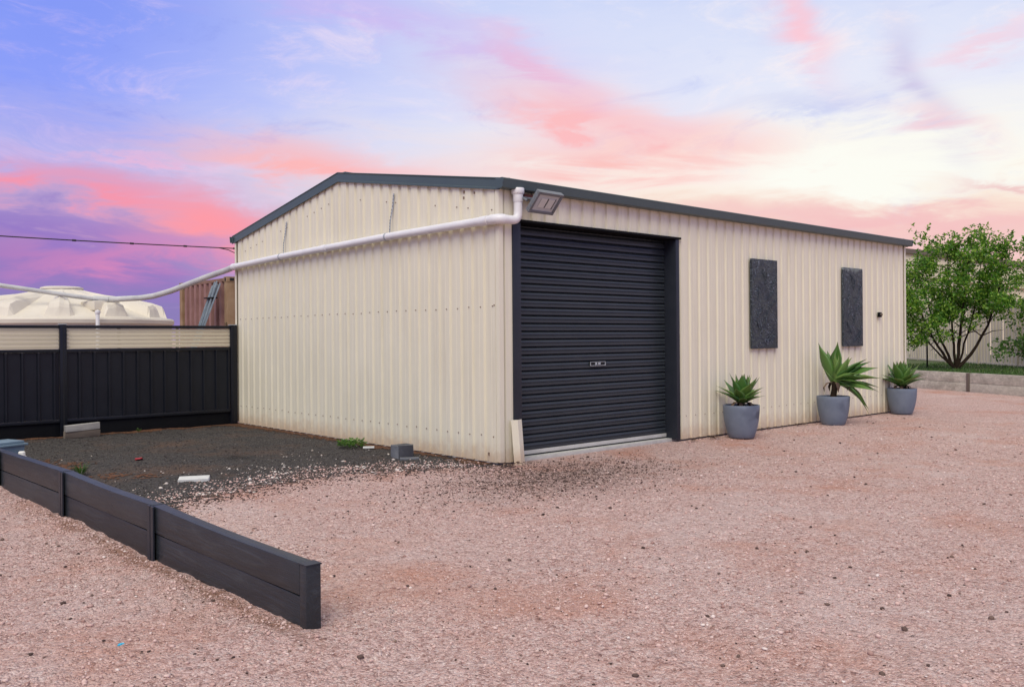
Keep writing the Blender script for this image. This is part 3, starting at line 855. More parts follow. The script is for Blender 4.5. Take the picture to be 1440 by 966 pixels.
for yy, zz in ((1.885, 2.448), (4.52, 2.415)):
    cl_ = MB().tube([(PXw, yy - 0.012, zz), (PXw, yy + 0.012, zz)], PRAD + 0.004, 16).build('clamp', 'galv', pipe, smooth=True)
    top = 2.945 if yy < 3 else 2.895
    st = MB()
    stp = [(-0.050, yy - 0.005, zz + 0.04), (-0.052, yy - 0.02, zz + 0.18), (-0.034, yy - 0.045, zz + 0.34), (-0.032, yy - 0.07, top)]
    for q0, q1 in zip(stp, stp[1:]):
        a, b_ = Vector(q0), Vector(q1)
        st.add([a + Vector((0, -0.011, 0)), a + Vector((0, 0.011, 0)), b_ + Vector((0, 0.011, 0)), b_ + Vector((0, -0.011, 0)),
                a + Vector((-0.004, -0.011, 0)), a + Vector((-0.004, 0.011, 0)), b_ + Vector((-0.004, 0.011, 0)), b_ + Vector((-0.004, -0.011, 0))],
               [(0, 1, 2, 3), (7, 6, 5, 4), (0, 4, 5, 1), (2, 6, 7, 3), (1, 5, 6, 2), (0, 3, 7, 4)])
    st.build('strap', 'galv', pipe)
    hs = MB()
    for i in range(12):
        q = i / 12.0
        j = min(int(q * 3), 2); w_ = q * 3 - j
        a = Vector(stp[j]).lerp(Vector(stp[j + 1]), w_)
        hs.obox(Matrix.Translation(a + Vector((-0.0055, 0, 0.012))), 0.003, 0.007, 0.012)
    tag(hs.build('strap_holes', 'rubber', pipe), kind='stuff')
lp = empty('inlet_pipe', (-1.33, 8.60, 1.96), 'weathered pipe dropping from the left frame edge to the tank inlet', 'pipe')
MB().tube([(-1.20, 8.58, 1.958), (-1.36, 8.63, 1.968), (-1.62, 8.72, 2.005), (-2.05, 8.86, 2.075), (-2.62, 9.05, 2.165), (-3.4, 9.3, 2.30), (-4.6, 9.7, 2.48), (-6.2, 10.2, 2.75)], 0.036, 14).build('pipe_run', 'pvc_old', lp, smooth=True)
MB().tube([(-1.14, 8.50, 1.955), (-1.34, 8.625, 1.966)], 0.050, 14).build('coupling', 'pvc_old', lp, smooth=True)

# ------------------------------------------------------------------ flood light under the gutter
fl = empty('flood_light', (0.42, -0.03, 2.62), 'grey square flood light tilted out under the gutter above the roller door', 'flood light')
ctr = Vector((0.370, -0.285, 2.622))
ux = Vector((1.0, 0.0, -0.01)).normalized()
uy = Vector((0.0, -0.68, 0.733)).normalized()
uy = (uy - ux * uy.dot(ux)).normalized()
uz = ux.cross(uy).normalized()            # up and back: the lit face looks out and down
if uz.z < 0: uz = -uz
LM = Matrix.Translation(ctr) @ Matrix((ux, uy, uz)).transposed().to_4x4()
def lbox(name, m_, parent, cx, cy, cz, sx_, sy_, sz_, bevel=0.0):
    return MB().obox(LM @ Matrix.Translation((cx, cy, cz)), sx_, sy_, sz_).build(name, m_, parent, bevel=bevel)
house = lbox('housing', 'lamp_body', fl, 0, 0, 0.016, 0.345, 0.25, 0.036, 0.010)
for (a, b_, sx_, sy_) in ((0, 0.110, 0.345, 0.03), (0, -0.110, 0.345, 0.03), (-0.157, 0, 0.03, 0.189), (0.157, 0, 0.03, 0.189)):
    lbox('rim', 'lamp_body', house, a, b_, -0.010, sx_, sy_, 0.018, 0.004)
lbox('lens', 'glass', fl, 0, 0, -0.006, 0.283, 0.189, 0.006)
for a in (-0.045, 0.055):
    lbox('led_plate', 'led', fl, a, 0.0, -0.012, 0.082, 0.105, 0.004)
fr = MB()
lbox('led_border', 'rubber', fl, 0.105, 0.0, -0.0115, 0.006, 0.12, 0.004)
lbox('led_border', 'rubber', fl, 0.005, 0.0, -0.0115, 0.006, 0.105, 0.004)
MB().box(0.16, 0.52, -0.12, -0.028, 2.672, 2.692).build('bracket', 'lamp_body', fl, bevel=0.003)
MB().tube([(0.20, -0.12, 2.682), (0.20, -0.20, 2.64)], 0.012, 8).build('bracket_arm', 'lamp_body', fl)
MB().tube([(0.50, -0.12, 2.682), (0.50, -0.22, 2.65)], 0.012, 8).build('bracket_arm', 'lamp_body', fl)
MB().box(0.27, 0.42, -0.085, -0.032, 2.694, 2.728).build('junction_box', 'rust', fl, bevel=0.005)

# ------------------------------------------------------------------ art panels and the little wall fitting
for (x0, x1, mm, lab) in ((4.37, 4.985, 'carved', 'charcoal carved panel on the cream wall, nearer the roller door'),
                          (6.82, 7.42, 'carved_scuffed', 'charcoal carved panel with pale scuffed top edge, above the leaning plant')):
    t_ = empty('wall_panel', ((x0 + x1) / 2, -0.03, 1.10), lab, 'wall panel', 'carved panels on the shed wall')
    MB().box(x0, x1, -0.066, -0.030, 1.10, 2.30).build('board', mm, t_, bevel=0.004)
    # raised carved strokes
    def stroke(cx, cz, L_, a, w):
        mb_ = MB()
        pts = []
        for i in range(7):
            q = i / 6.0 - 0.5
            pts.append((cx + L_ * q * math.cos(a) + 0.035 * math.sin(q * 3.0), -0.067, cz + L_ * q * math.sin(a)))
        mb_.tube(pts, [w * math.sin(math.pi * (0.08 + 0.84 * i / 6.0)) for i in range(7)], 6)
        return mb_
    rs = random.Random(int(x0 * 10))
    for (fx_, fz_, a_) in ((0.42, 0.85, 125), (0.48, 0.82, 118), (0.55, 0.79, 110), (0.72, 0.60, 55), (0.80, 0.50, 40), (0.28, 0.40, 60), (0.35, 0.22, 130), (0.20, 0.27, 140), (0.75, 0.15, 70), (0.82, 0.12, 80), (0.55, 0.34, 100), (0.85, 0.74, 75), (0.25, 0.62, 95), (0.62, 0.10, 60)):
        stroke(x0 + fx_ * (x1 - x0), 1.10 + fz_ * 1.2, rs.uniform(0.14, 0.24), R(a_ + rs.uniform(-8, 8)), rs.uniform(0.009, 0.015)).build('carving', mm, t_, smooth=True)
ws = empty('wall_sensor', (8.02, -0.03, 1.59), 'tiny black wall sensor near the far end of the cream wall', 'sensor')
MB().box(7.985, 8.055, -0.065, -0.024, 1.555, 1.635).build('base_plate', 'black', ws, bevel=0.005)
MB().tube([(8.02, -0.06, 1.60), (8.02, -0.085, 1.592)], 0.022, 10).build('sensor_eye', 'brown_trim', ws, smooth=True)

# ------------------------------------------------------------------ plant pots
POTP = [(0.0, 0.004), (0.150, 0.004), (0.160, 0.014), (0.178, 0.07), (0.197, 0.14), (0.212, 0.22), (0.221, 0.30), (0.2245, 0.36), (0.2255, 0.402), (0.222, 0.41), (0.208, 0.41), (0.205, 0.402), (0.203, 0.345)]
pots = [((3.70, -0.33), 'blue grey tapered pot nearest the roller door, under the first carved panel'),
        ((5.95, -0.35), 'blue grey tapered pot holding the tall leaning plant'),
        ((8.335, -0.25), 'blue grey tapered pot at the far corner of the shed')]
for (px, py), lab in pots:
    pt = empty('plant_pot', (px, py, 0.0), lab, 'plant pot', 'pots along the shed wall')
    MB().lathe(px, py, [(r_, z_) for r_, z_ in POTP], 40).build('pot_body', 'pot', pt, smooth=True)
    sm = MB(); nn = 24; vs_ = [(px, py, 0.375)]
    for rr_ in (0.1, 0.2035):
        for k_ in range(nn):
            vs_.append((px + rr_ * math.cos(2 * math.pi * k_ / nn), py + rr_ * math.sin(2 * math.pi * k_ / nn), 0.365 + random.uniform(-0.012, 0.014)))
    sm.add(vs_, [(0, 1 + k_, 1 + (k_ + 1) % nn) for k_ in range(nn)] + [(1 + k_, 1 + nn + k_, 1 + nn + (k_ + 1) % nn, 1 + (k_ + 1) % nn) for k_ in range(nn)])
    sm.build('soil', 'soil', pt, smooth=True)

# agave leaf: unit length along +x, fleshy, channelled and pointed
def agave_leaf(curve, width):
    N = 12
    mb_ = MB(); vs_ = []
    for i in range(N + 1):
        t_ = i / N
        w = width * (0.42 + 1.0 * math.sin(math.pi * min(1.0, (t_ * 0.93 + 0.05)) ** 0.9) * 0.72) * (1 - max(0, t_ - 0.62) ** 1.15 / 0.38 ** 1.15 * 0.985)
        zc = curve * t_ * t_
        lift = w * 0.34 * (1 - 0.4 * t_)
        th = 0.035 * (1 - t_) + 0.004
        for s_ in (-1, -0.5, 0, 0.5, 1):
            vs_.append((t_, s_ * w, zc + lift * s_ * s_))
        for s_ in (-0.6, 0, 0.6):
            vs_.append((t_, s_ * w, zc + lift * s_ * s_ - th))
    fs_ = []
    for i in range(N):
        a, b_ = i * 8, (i + 1) * 8
        for k_ in range(4): fs_.append((a + k_, b_ + k_, b_ + k_ + 1, a + k_ + 1))
        fs_.append((a + 4, b_ + 4, b_ + 7, a + 7)); fs_.append((a + 7, b_ + 7, b_ + 6, a + 6)); fs_.append((a + 6, b_ + 6, b_ + 5, a + 5)); fs_.append((a + 5, b_ + 5, b_, a))
    mb_.add(vs_, fs_)
    me = mb_.mesh('leaf', (0, 0, 0), 0, False)
    me.polygons.foreach_set('use_smooth', [True] * len(me.polygons))
    me.materials.append(M['agave'])
    return me
LEAVES = [agave_leaf(0.16, 0.155), agave_leaf(-0.22, 0.15), agave_leaf(0.05, 0.165), agave_leaf(-0.5, 0.11)]
def agave(base, head, lab, n, L0, lean=(0, 0), seed=1, stem=0.03, low=4, spread=60, droop=False, slim=1.0, fan=None):
    rs = random.Random(seed)
    root = empty('agave_plant', base, lab, 'agave', 'agaves in the blue grey pots')
    b_ = Vector(base); h_ = Vector(head)
    mid = b_.lerp(h_, 0.5) + Vector((0.01, 0, 0))
    MB().tube([b_ - Vector((0, 0, 0.03)), mid, h_], [stem * 1.15, stem, stem * 1.2], 10).build('stem', 'bark', root, smooth=True)
    rel = h_ - b_
    tilt = Euler((lean[0], lean[1], 0)).to_matrix()
    for i in range(n):
        f = i / (n - 1)                     # 0 inner, 1 outer
        phi = i * 2.39996 + rs.uniform(-0.15, 0.15)
        inc = R(86 - (spread - low) * f ** 0.8 + rs.uniform(-6, 6))
        Lf = L0 * (0.62 + 0.45 * math.sin(math.pi * (0.15 + 0.62 * f))) * rs.uniform(0.9, 1.08)
        me = LEAVES[0 if f < 0.35 else (2 if f < 0.6 else (1 if f < 0.88 or not droop else 3))]
        lf = link('leaf', me, None, root)
        rot = tilt @ Matrix.Rotation(phi, 3, 'Z') @ Matrix.Rotation(-inc, 3, 'Y')
        lf.rotation_euler = rot.to_euler()
        lf.location = rel + tilt @ Vector((0, 0, -0.05 * f)) 
        if fan:
            ang_, Lf, dep = fan[i]
            d_ = (Vector((0.748, -0.664, 0)) * math.cos(R(ang_)) + Vector((0, 0, 1)) * math.sin(R(ang_)) + Vector((0.664, 0.748, 0)) * dep).normalized()
            q_ = d_.to_track_quat('X', 'Z')
            lf.rotation_euler = (q_.to_matrix() @ Matrix.Rotation(rs.uniform(-0.5, 0.5), 3, 'X')).to_euler()
            lf.location = rel + Vector((rs.uniform(-.02, .02), rs.uniform(-.02, .02), rs.uniform(-.05, .03)))
            lf.data = LEAVES[0] if ang_ > 60 else (LEAVES[1] if ang_ > -8 else LEAVES[3])
        lf.scale = (Lf, Lf * slim * rs.uniform(0.9, 1.15), Lf)
    # withered leaves round the stem
    for i in range(7):
        phi = i * 0.95 + rs.uniform(-0.3, 0.3)
        d_ = Vector((math.cos(phi), math.sin(phi), 0))
        Lw = rs.uniform(0.13, 0.20)
        p0 = h_ - Vector((0, 0, 0.02)) + d_ * stem
        pts = [p0, p0 + d_ * Lw * 0.55 + Vector((0, 0, -0.01)), p0 + d_ * Lw * 0.85 + Vector((0, 0, -0.07)), p0 + d_ * Lw * 0.8 + Vector((0, 0, -0.13))]
        pts = [Vector((q.x, q.y, max(q.z, b_.z + 0.012))) for q in pts]
        side = d_.cross(Vector((0, 0, 1)))
        mb_ = MB(); vv = []
        for q, w in zip(pts, (0.014, 0.026, 0.02, 0.004)):
            vv += [q - side * w, q + Vector((0, 0, 0.008)), q + side * w, q - Vector((0, 0, 0.004))]
        ff = []
        for k_ in range(3):
            for j in range(4): ff.append((k_ * 4 + j, k_ * 4 + (j + 1) % 4, k_ * 4 + 4 + (j + 1) % 4, k_ * 4 + 4 + j))
        mb_.add(vv, ff); mb_.build('dry_leaf', 'dryleaf', root, smooth=True)
    return root
agave((3.70, -0.33, 0.37), (3.71, -0.33, 0.462), 'compact green agave rosette in the pot nearest the roller door', 34, 0.35, (0, R(4)), 3)
FAN = [(118, 0.62, 0.0), (104, 0.40, -0.3), (90, 0.50, 0.2), (82, 0.36, -0.4), (76, 0.55, 0.1), (66, 0.42, -0.5), (60, 0.52, 0.4), (52, 0.55, -0.1), (44, 0.40, -0.7), (38, 0.54, 0.3),
       (30, 0.60, -0.2), (22, 0.50, 0.6), (18, 0.58, -0.3), (8, 0.66, 0.1), (2, 0.52, -0.6), (-5, 0.60, -0.2), (-14, 0.56, 0.2), (-22, 0.58, -0.3), (70, 0.45, 0.9), (130, 0.30, 0.5), (48, 0.34, -1.2), (14, 0.34, -1.4), (84, 0.30, -0.9), (96, 0.46, 0.6), (34, 0.46, 0.9), (56, 0.48, 0.7), (26, 0.44, -0.9), (-2, 0.44, 0.7), (64, 0.30, -1.4), (40, 0.58, 0.05)]
agave((5.93, -0.35, 0.37), (6.00, -0.36, 0.62), 'tall leaning agave with a bare trunk in the middle pot', len(FAN), 0.60, (0, 0), 5, 0.040, 4, 90, True, 0.95, FAN)
agave((8.335, -0.25, 0.37), (8.335, -0.25, 0.472), 'broad green agave rosette in the pot at the far shed corner', 34, 0.42, (0, R(-3)), 8)

# ------------------------------------------------------------------ small things round the shed
# folded cream offcut leaning on the left jamb
oc = empty('cladding_offcut', (0.18, -0.07, 0), 'short cream folded steel offcut leaning on the left door jamb', 'steel offcut')
mb = MB()
mb.prism([(0, 0), (0.055, -0.04), (0.125, -0.02), (0.125, -0.015), (0.056, -0.034), (0.003, 0.004)],
         lambda a, b_: (0.105 + a, -0.085 + b_, -0.01), lambda a, b_: (0.093 + a, -0.052 + b_, 0.447))
mb.build('folded_sheet', 'cream', oc)
mb = MB(); mb.prism([(0.003, 0.006), (0.056, -0.032), (0.122, -0.013)], lambda a, b_: (0.105 + a, -0.085 + b_, 0.0), lambda a, b_: (0.093 + a, -0.052 + b_, 0.440))
mb.build('sheet_core', 'cream', oc)
# concrete block and its flat slip
def rotbox(name, m_, c_, s_, rz, label, cat, bevel=0.006, rx=0.0, extra=None):
    root = empty(name, (c_[0], c_[1], c_[2] - s_[2] / 2), label, cat)
    MB().obox(Matrix.Translation(c_) @ Matrix.Rotation(rz, 4, 'Z') @ Matrix.Rotation(rx, 4, 'X'), *s_).build('body', m_, root, bevel=bevel)
    return root
def solid(name, m_, c_, s_, rz, label, cat, bevel=0.006, rx=0.0, ry=0.0):
    mb_ = MB().obox(Matrix.Rotation(rz, 4, 'Z') @ Matrix.Rotation(rx, 4, 'X') @ Matrix.Rotation(ry, 4, 'Y'), *s_)
    me = mb_.mesh(name, (0, 0, 0), bevel)
    for v_ in me.vertices:
        v_.co += Vector((random.uniform(-1, 1), random.uniform(-1, 1), random.uniform(-1, 1))) * min(s_) * 0.03
    return tag(link(name, me, m_, None, c_), label, cat)
solid('concrete_block', 'block', (-0.40, 1.15, 0.068), (0.19, 0.17, 0.145), R(-6), 'dark grey concrete block beside the gable wall', 'block', 0.007)
solid('concrete_slip', 'block', (-0.44, 0.96, 0.014), (0.20, 0.09, 0.022), R(-30), 'thin grey concrete slip lying in front of the block', 'slab', 0.004)
solid('paver', 'paver', (-2.66, 1.12, 0.026), (0.26, 0.13, 0.045), R(-28), 'pale flat paver lying alone on the dark gravel', 'paver', 0.008, R(5))
solid('flat_stone', 'paver', (-0.27, 2.02, 0.022), (0.13, 0.06, 0.022), R(-35), 'small flat white stone beside the green weed', 'stone', 0.008)
solid('timber_offcut', 'offcut_brown', (-2.325, 5.74, 0.052), (0.44, 0.07, 0.095), R(2), 'brown timber offcut under the grey one at the black fence', 'timber offcut', 0.006)
solid('timber_offcut', 'offcut_pale', (-2.325, 5.735, 0.145), (0.43, 0.075, 0.085), R(4), 'weathered grey timber offcut stacked on top at the black fence', 'timber offcut', 0.006, 0, R(-2.5))
# tub behind the sleeper wall
tb = empty('storage_tub', (-3.72, 3.05, 0.01), 'blue grey plastic tub with lid behind the dark sleeper wall', 'tub')
TM = Matrix.Translation((-3.79, 3.20, 0.0)) @ Matrix.Rotation(R(20), 4, 'Z')
bm_ = MB()
vs_ = []
for z_, s_ in ((0.012, 0.86), (0.24, 1.0)):
    for a, b_ in ((-1, -1), (1, -1), (1, 1), (-1, 1)):
        vs_.append(TM @ Vector((a * 0.19 * s_, b_ * 0.14 * s_, z_)))
bm_.add(vs_, [(3, 2, 1, 0), (4, 5, 6, 7), (0, 1, 5, 4), (1, 2, 6, 5), (2, 3, 7, 6), (3, 0, 4, 7)])
bm_.build('tub_body', 'tub', tb, bevel=0.012)
MB().obox(TM @ Matrix.Translation((0, 0, 0.252)), 0.42, 0.32, 0.022).build('rim', 'tub', tb, bevel=0.006)
MB().obox(TM @ Matrix.Translation((0, 0, 0.276)), 0.37, 0.27, 0.028).build('lid', 'tub', tb, bevel=0.01)
MB().obox(TM @ Matrix.Translation((0.0, -0.142, 0.17)), 0.10, 0.018, 0.03).build('handle', 'rubber', tb, bevel=0.004)
# little white riser with its cap
rc = empty('riser_pipe', (-3.69, 2.70, 0.0), 'short white capped riser beside the blue grey tub', 'riser')
MB().tube([(-3.69, 2.70, -0.005), (-3.69, 2.70, 0.158)], 0.027, 14).build('pipe_stub', 'white', rc, smooth=True)
MB().lathe(-3.69, 2.70, [(0.0, 0.230), (0.022, 0.229), (0.030, 0.221), (0.033, 0.185), (0.042, 0.177), (0.043, 0.155), (0.0, 0.155)], 18).build('cap', 'white', rc, smooth=True)
# scraps
def crumple(name, m_, c_, r_, label, cat, seed):
    rs = random.Random(seed)
    bm = bmesh.new(); bmesh.ops.create_icosphere(bm, subdivisions=2, radius=r_)
    for v_ in bm.verts:
        k_ = rs.uniform(0.55, 1.25); v_.co = Vector((v_.co.x * k_ * 1.5, v_.co.y * k_, v_.co.z * k_ * 0.5))
    me_ = bpy.data.meshes.new(name); bm.to_mesh(me_); bm.free()
    return tag(link(name, me_, m_, None, c_), label, cat)
crumple('plastic_scrap', 'red', (-2.54, 2.93, 0.022), 0.03, 'small crumpled red scrap on the dark gravel', 'scrap', 4)
crumple('plastic_scrap', 'cyan', (-4.516, -2.80, 0.006), 0.011, 'tiny bright blue plastic scrap on the pink gravel', 'scrap', 6)
# weeds
def weed(name, c_, r_, h_, n, label, blade=False, seed=0):
    rs = random.Random(seed)
    root = empty(name, c_, label, 'weed')
    mb_ = MB()
    for i in range(n):
        a = rs.uniform(0, 6.283); q = r_ * rs.uniform(0, 1) ** 0.6
        L_ = h_ * rs.uniform(0.5, 1.1); w = 0.004 if blade else 0.013
        d_ = Vector((math.cos(a), math.sin(a), 0)); s_ = Vector((-d_.y, d_.x, 0))
        b0 = Vector(c_) + d_ * q * (0.35 if blade else 1.0) + Vector((0, 0, 0.0 if blade else rs.uniform(0, h_)))
        tip = b0 + d_ * (L_ * rs.uniform(0.3, 0.9)) + Vector((0, 0, L_ * (1.0 if blade else rs.uniform(0.1, 0.5))))
        mid_ = b0.lerp(tip, 0.5) + Vector((0, 0, L_ * 0.12))
        mb_.add([b0, mid_ - s_ * w, tip, mid_ + s_ * w], [(0, 1, 2, 3)])
    mb_.build('foliage', 'leaf2' if not blade else 'grass', root)
    return root
weed('leafy_weed', (-0.34, 2.27, 0.012), 0.15, 0.075, 260, 'low leafy green weed growing at the foot of the gable wall', False, 1)
weed('grass_tuft', (-3.30, 2.23, 0.012), 0.09, 0.11, 70, 'small green grass tuft behind the dark sleeper wall', True, 2)
weed('grass_tuft', (-1.55, 5.90, 0.012), 0.05, 0.05, 30, 'tiny green tuft at the foot of the black fence', True, 3)
# leaf litter
rs = random.Random(12)
mb = MB()
spots = [(2.96, -0.16, 14, 0.06), (3.36, -0.15, 34, 0.07), (5.55, -0.10, 30, 0.08), (4.2, -0.06, 10, 0.1), (7.2, -0.05, 12, 0.2), (4.7, -0.05, 14, 0.25), (0.06, -0.14, 30, 0.1), (-0.08, 0.35, 20, 0.15)]
for sx_, sy_, n_, r__ in spots:
    for i in range(n_):
        c_ = Vector((sx_ + rs.gauss(0, r__), min(sy_ + rs.gauss(0, r__ * 0.4), -0.035) if sx_ > 0 else sy_ + rs.gauss(0, r__), 0.012 + rs.uniform(0, 0.02)))
        a = rs.uniform(0, 6.28); L_ = rs.uniform(0.015, 0.035); w = L_ * 0.4
        d_ = Vector((math.cos(a), math.sin(a), rs.uniform(-0.3, 0.3))); s_ = Vector((-d_.y, d_.x, rs.uniform(-0.3, 0.3)))
        mb.add([c_ - d_ * L_, c_ - s_ * w + Vector((0, 0, 0.006)), c_ + d_ * L_, c_ + s_ * w + Vector((0, 0, 0.004))], [(0, 1, 2, 3)])
tag(mb.build('leaf_litter', 'dryleaf'), 'dry brown leaf litter along the foot of the shed', 'leaf litter', kind='stuff')

# ------------------------------------------------------------------ dark sleeper wall
rw = empty('retaining_wall', (-3.86, -3.13, 0), 'low charcoal stained sleeper wall with steel posts, running away on the left', 'retaining wall')
posts = [-3.165, -1.41, 0.29, 2.10, 3.95, 5.85]
tops = [0.285, 0.312, 0.328, 0.315, 0.31, 0.31]
TH = 0.068
def sleeper(y0, y1, zl, zh, bow, sag_, xoff):
    """zl, zh: (start, end) heights of the lower and upper edge"""
    n_ = 10; vs_ = []
    for i in range(n_ + 1):
        q = i / n_; yy = y0 + (y1 - y0) * q
        xf = float(RW_X(yy)) + xoff + bow * math.sin(math.pi * q)
        dz = -sag_ * math.sin(math.pi * q)
        z0 = zl[0] + (zl[1] - zl[0]) * q + dz * 0.6; z1 = zh[0] + (zh[1] - zh[0]) * q + dz
        vs_ += [(xf, yy, z0), (xf + TH, yy, z0), (xf + TH, yy, z1), (xf, yy, z1)]
    fs_ = []
    for i in range(n_):
        for k_ in range(4): fs_.append((i * 4 + k_, i * 4 + (k_ + 1) % 4, i * 4 + 4 + (k_ + 1) % 4, i * 4 + 4 + k_))
    fs_ += [(3, 2, 1, 0), tuple(n_ * 4 + k_ for k_ in range(4))]
    return MB().add(vs_, fs_)
for i in range(len(posts) - 1):
    y0, y1 = posts[i] + (0.010 if i else 0.062), posts[i + 1] - 0.010
    t0, t1 = tops[i], tops[i + 1]
    sleeper(y0, y1, (-0.06, -0.06), (t0 * 0.5 - 0.008, t1 * 0.5 - 0.008), 0.004, 0.0, 0.016 + random.uniform(-.003, .003)).build('sleeper', 'sleeper_dark', rw, bevel=0.005)
    sleeper(y0, y1, (t0 * 0.5, t1 * 0.5), (t0, t1), 0.006, 0.012 if i in (0, 1) else 0.004, 0.008 + random.uniform(-.003, .003)).build('sleeper', 'sleeper_dark', rw, bevel=0.005)
for i, yp in enumerate(posts):
    xf = float(RW_X(yp)); h_ = tops[i] - 0.003
    if i == 0:
        MB().box(xf + 0.006, xf + 0.078, yp, yp + 0.060, -0.06, tops[0] - 0.006).build('end_post', 'sleeper_dark', rw, bevel=0.004)
        MB().box(xf + 0.003, xf + 0.081, yp - 0.003, yp + 0.066, tops[0] - 0.0055, tops[0] + 0.001).build('top_strip', 'dark', rw)
    else:
        MB().box(xf - 0.006, xf + 0.003, yp - 0.048, yp - 0.008, -0.08, h_).build('steel_post', 'dark', rw)
        pp = MB().box(xf - 0.006, xf + 0.003, yp + 0.004, yp + 0.048, -0.08, h_)
        pp.box(xf + 0.003, xf + 0.09, yp - 0.006, yp + 0.004, -0.08, h_)
        pp.build('steel_post', 'dark', rw)

# ------------------------------------------------------------------ black fence with slatted cream top
fence = empty('black_fence', (-0.1, 6.1, 0), 'black steel panel fence with cream slatted strip along its top, left of shed', 'fence')
FY = 6.10
fposts = [-0.09, -2.46, -4.86, -7.26]
FRIB = [(0.0, 0.0), (0.140, 0.0), (0.150, 0.028), (0.172, 0.028), (0.182, 0.0)]
for xp in fposts:
    w = 0.10 if xp == -0.09 else 0.085
    pm = MB(); pm.box(xp - w / 2, xp + w / 2, FY - 0.045, FY + 0.045, -0.1, 1.495)
    po = pm.build('post', 'fence_black', fence, bevel=0.005)
    MB().box(xp - w / 2 - 0.003, xp + w / 2 + 0.003, FY - 0.048, FY + 0.048, 1.4955, 1.506).build('post_cap', 'galv', po, bevel=0.002)
    MB().box(xp - 0.004, xp + 0.004, FY - 0.047, FY - 0.0455, 0.02, 1.49).build('seam', 'rubber', po)
for xr, xl in zip(fposts, fposts[1:]):
    a, b_ = xl + 0.043, xr - (0.051 if xr == -0.09 else 0.043)
    def rail(z0, z1, d_=0.030): return MB().box(a, b_, FY - d_, FY + d_, z0, z1).build('rail', 'fence_black', fence, bevel=0.003)
    rail(1.445, 1.487); rail(1.125, 1.168); rail(0.190, 0.232)
    n_ = 5; g_ = 0.0065; H = 1.4445 - 1.1685; hh = (H - g_ * (n_ + 1)) / n_
    for k_ in range(n_):
        z0 = 1.1685 + g_ + k_ * (hh + g_)
        MB().box(a + 0.002, b_ - 0.002, FY - 0.010, FY + 0.004, z0, z0 + hh).build('slat', 'fence_cream', fence, bevel=0.002)
    for f_ in (0.30, 0.655):
        MB().box(a + (b_ - a) * f_ - 0.02, a + (b_ - a) * f_ + 0.02, FY + 0.0045, FY + 0.02, 1.1685, 1.4445).build('slat_bracket', 'fence_cream', fence)
    for k_ in range(3):
        u0 = a + (b_ - a) * k_ / 3; u1 = a + (b_ - a) * (k_ + 1) / 3
        ribbed((u0, FY), (u1, FY), 0.2325, 1.1245, FRIB, 0.19, phase=-(u0 - a) % 0.19).build('panel_sheet', 'fence_rib', fence)
    MB().box(a, b_, FY + 0.0, FY + 0.05, -0.08, 0.189).build('plinth', 'black', fence, bevel=0.004)

# overhead cable to the shed corner
cb = empty('overhead_cable', (-0.03, 6.12, 2.66), 'thin black overhead cable reaching the back corner of the shed', 'cable')
pts = []
for i in range(25):
    q = i / 24.0
    pts.append((-0.02 - 9.0 * q, 6.16 + 0.3 * q, 2.668 - 0.03 * math.sin(math.pi * min(1, q * 1.5)) * 1.0 + 0.02 * q))
MB().tube(pts, 0.008, 6).build('wire', 'cable', cb, smooth=True)
MB().tube([(-0.02, 6.16, 2.60), (-0.12, 6.165, 2.64), (-0.26, 6.17, 2.662)], 0.006, 6).build('wire', 'cable', cb, smooth=True)
for q in (0.04, 0.10, 0.2, 0.26):
    i = int(q * 24); a = Vector(pts[i])
    MB().tube([a - Vector((0.025, 0, 0)), a + Vector((0.025, 0, 0))], 0.014, 6).build('cable_tie', 'cable', cb)

# ------------------------------------------------------------------ water tank behind the fence
TCX, TCY, TR = -1.478, 9.965, 1.80
tk = empty('water_tank', (TCX, TCY, 0), 'big round cream water tank with ribbed domed roof behind the fence', 'water tank')
MB().lathe(TCX, TCY, [(TR - 0.02, 0.0), (TR - 0.02, 1.53), (TR - 0.01, 1.548), (TR + 0.02, 1.56), (TR + 0.025, 1.62), (TR + 0.0, 1.652), (TR - 0.06, 1.662)], 72).build('tank_wall', 'tank', tk, smooth=True)
NB = 12
vs_ = []; fs_ = []
radii = [1.745, 1.70, 1.655, 1.62, 1.45, 1.1, 0.75, 0.42, 0.30, 0.0]
SEG = 12
segs = NB * SEG
for r_ in radii:
    for k_ in range(segs):
        ph = ((k_ + 3) % SEG) / SEG
        tri = 1 - abs(ph - 0.5) * 2          # 0 in the valleys, 1 on the ridge
        wid = 0.50 + 0.10 * (1.745 - r_)
        raised = max(0.0, min(1.0, (tri - wid) / 0.14))
        h_ = 1.668 + (1.70 - max(r_, 0.3)) * 0.365 if r_ <= 1.70 else 1.659
        if r_ > 1.66: lift = 0.0
        elif r_ > 1.63: lift = 0.115
        elif r_ > 1.5: lift = 0.165
        else: lift = 0.165 * (r_ - 0.36) / 1.1
        h_ += raised * max(0.0, lift) + (0.03 * max(0.0, tri - 0.8) * 5 * (lift > 0.1))
        a = 2 * math.pi * k_ / segs + 0.12
        vs_.append((TCX + r_ * math.cos(a), TCY + r_ * math.sin(a), h_))
for i in range(len(radii) - 1):
    for k_ in range(segs):
        fs_.append((i * segs + k_, i * segs + (k_ + 1) % segs, (i + 1) * segs + (k_ + 1) % segs, (i + 1) * segs + k_))
rf_ = MB().add(vs_, fs_).build('tank_roof', 'tank', tk)
MB().lathe(TCX, TCY, [(0.34, 2.175), (0.34, 2.205), (0.28, 2.222), (0.0, 2.228)], 32).build('hatch', 'tank', rf_, smooth=True)
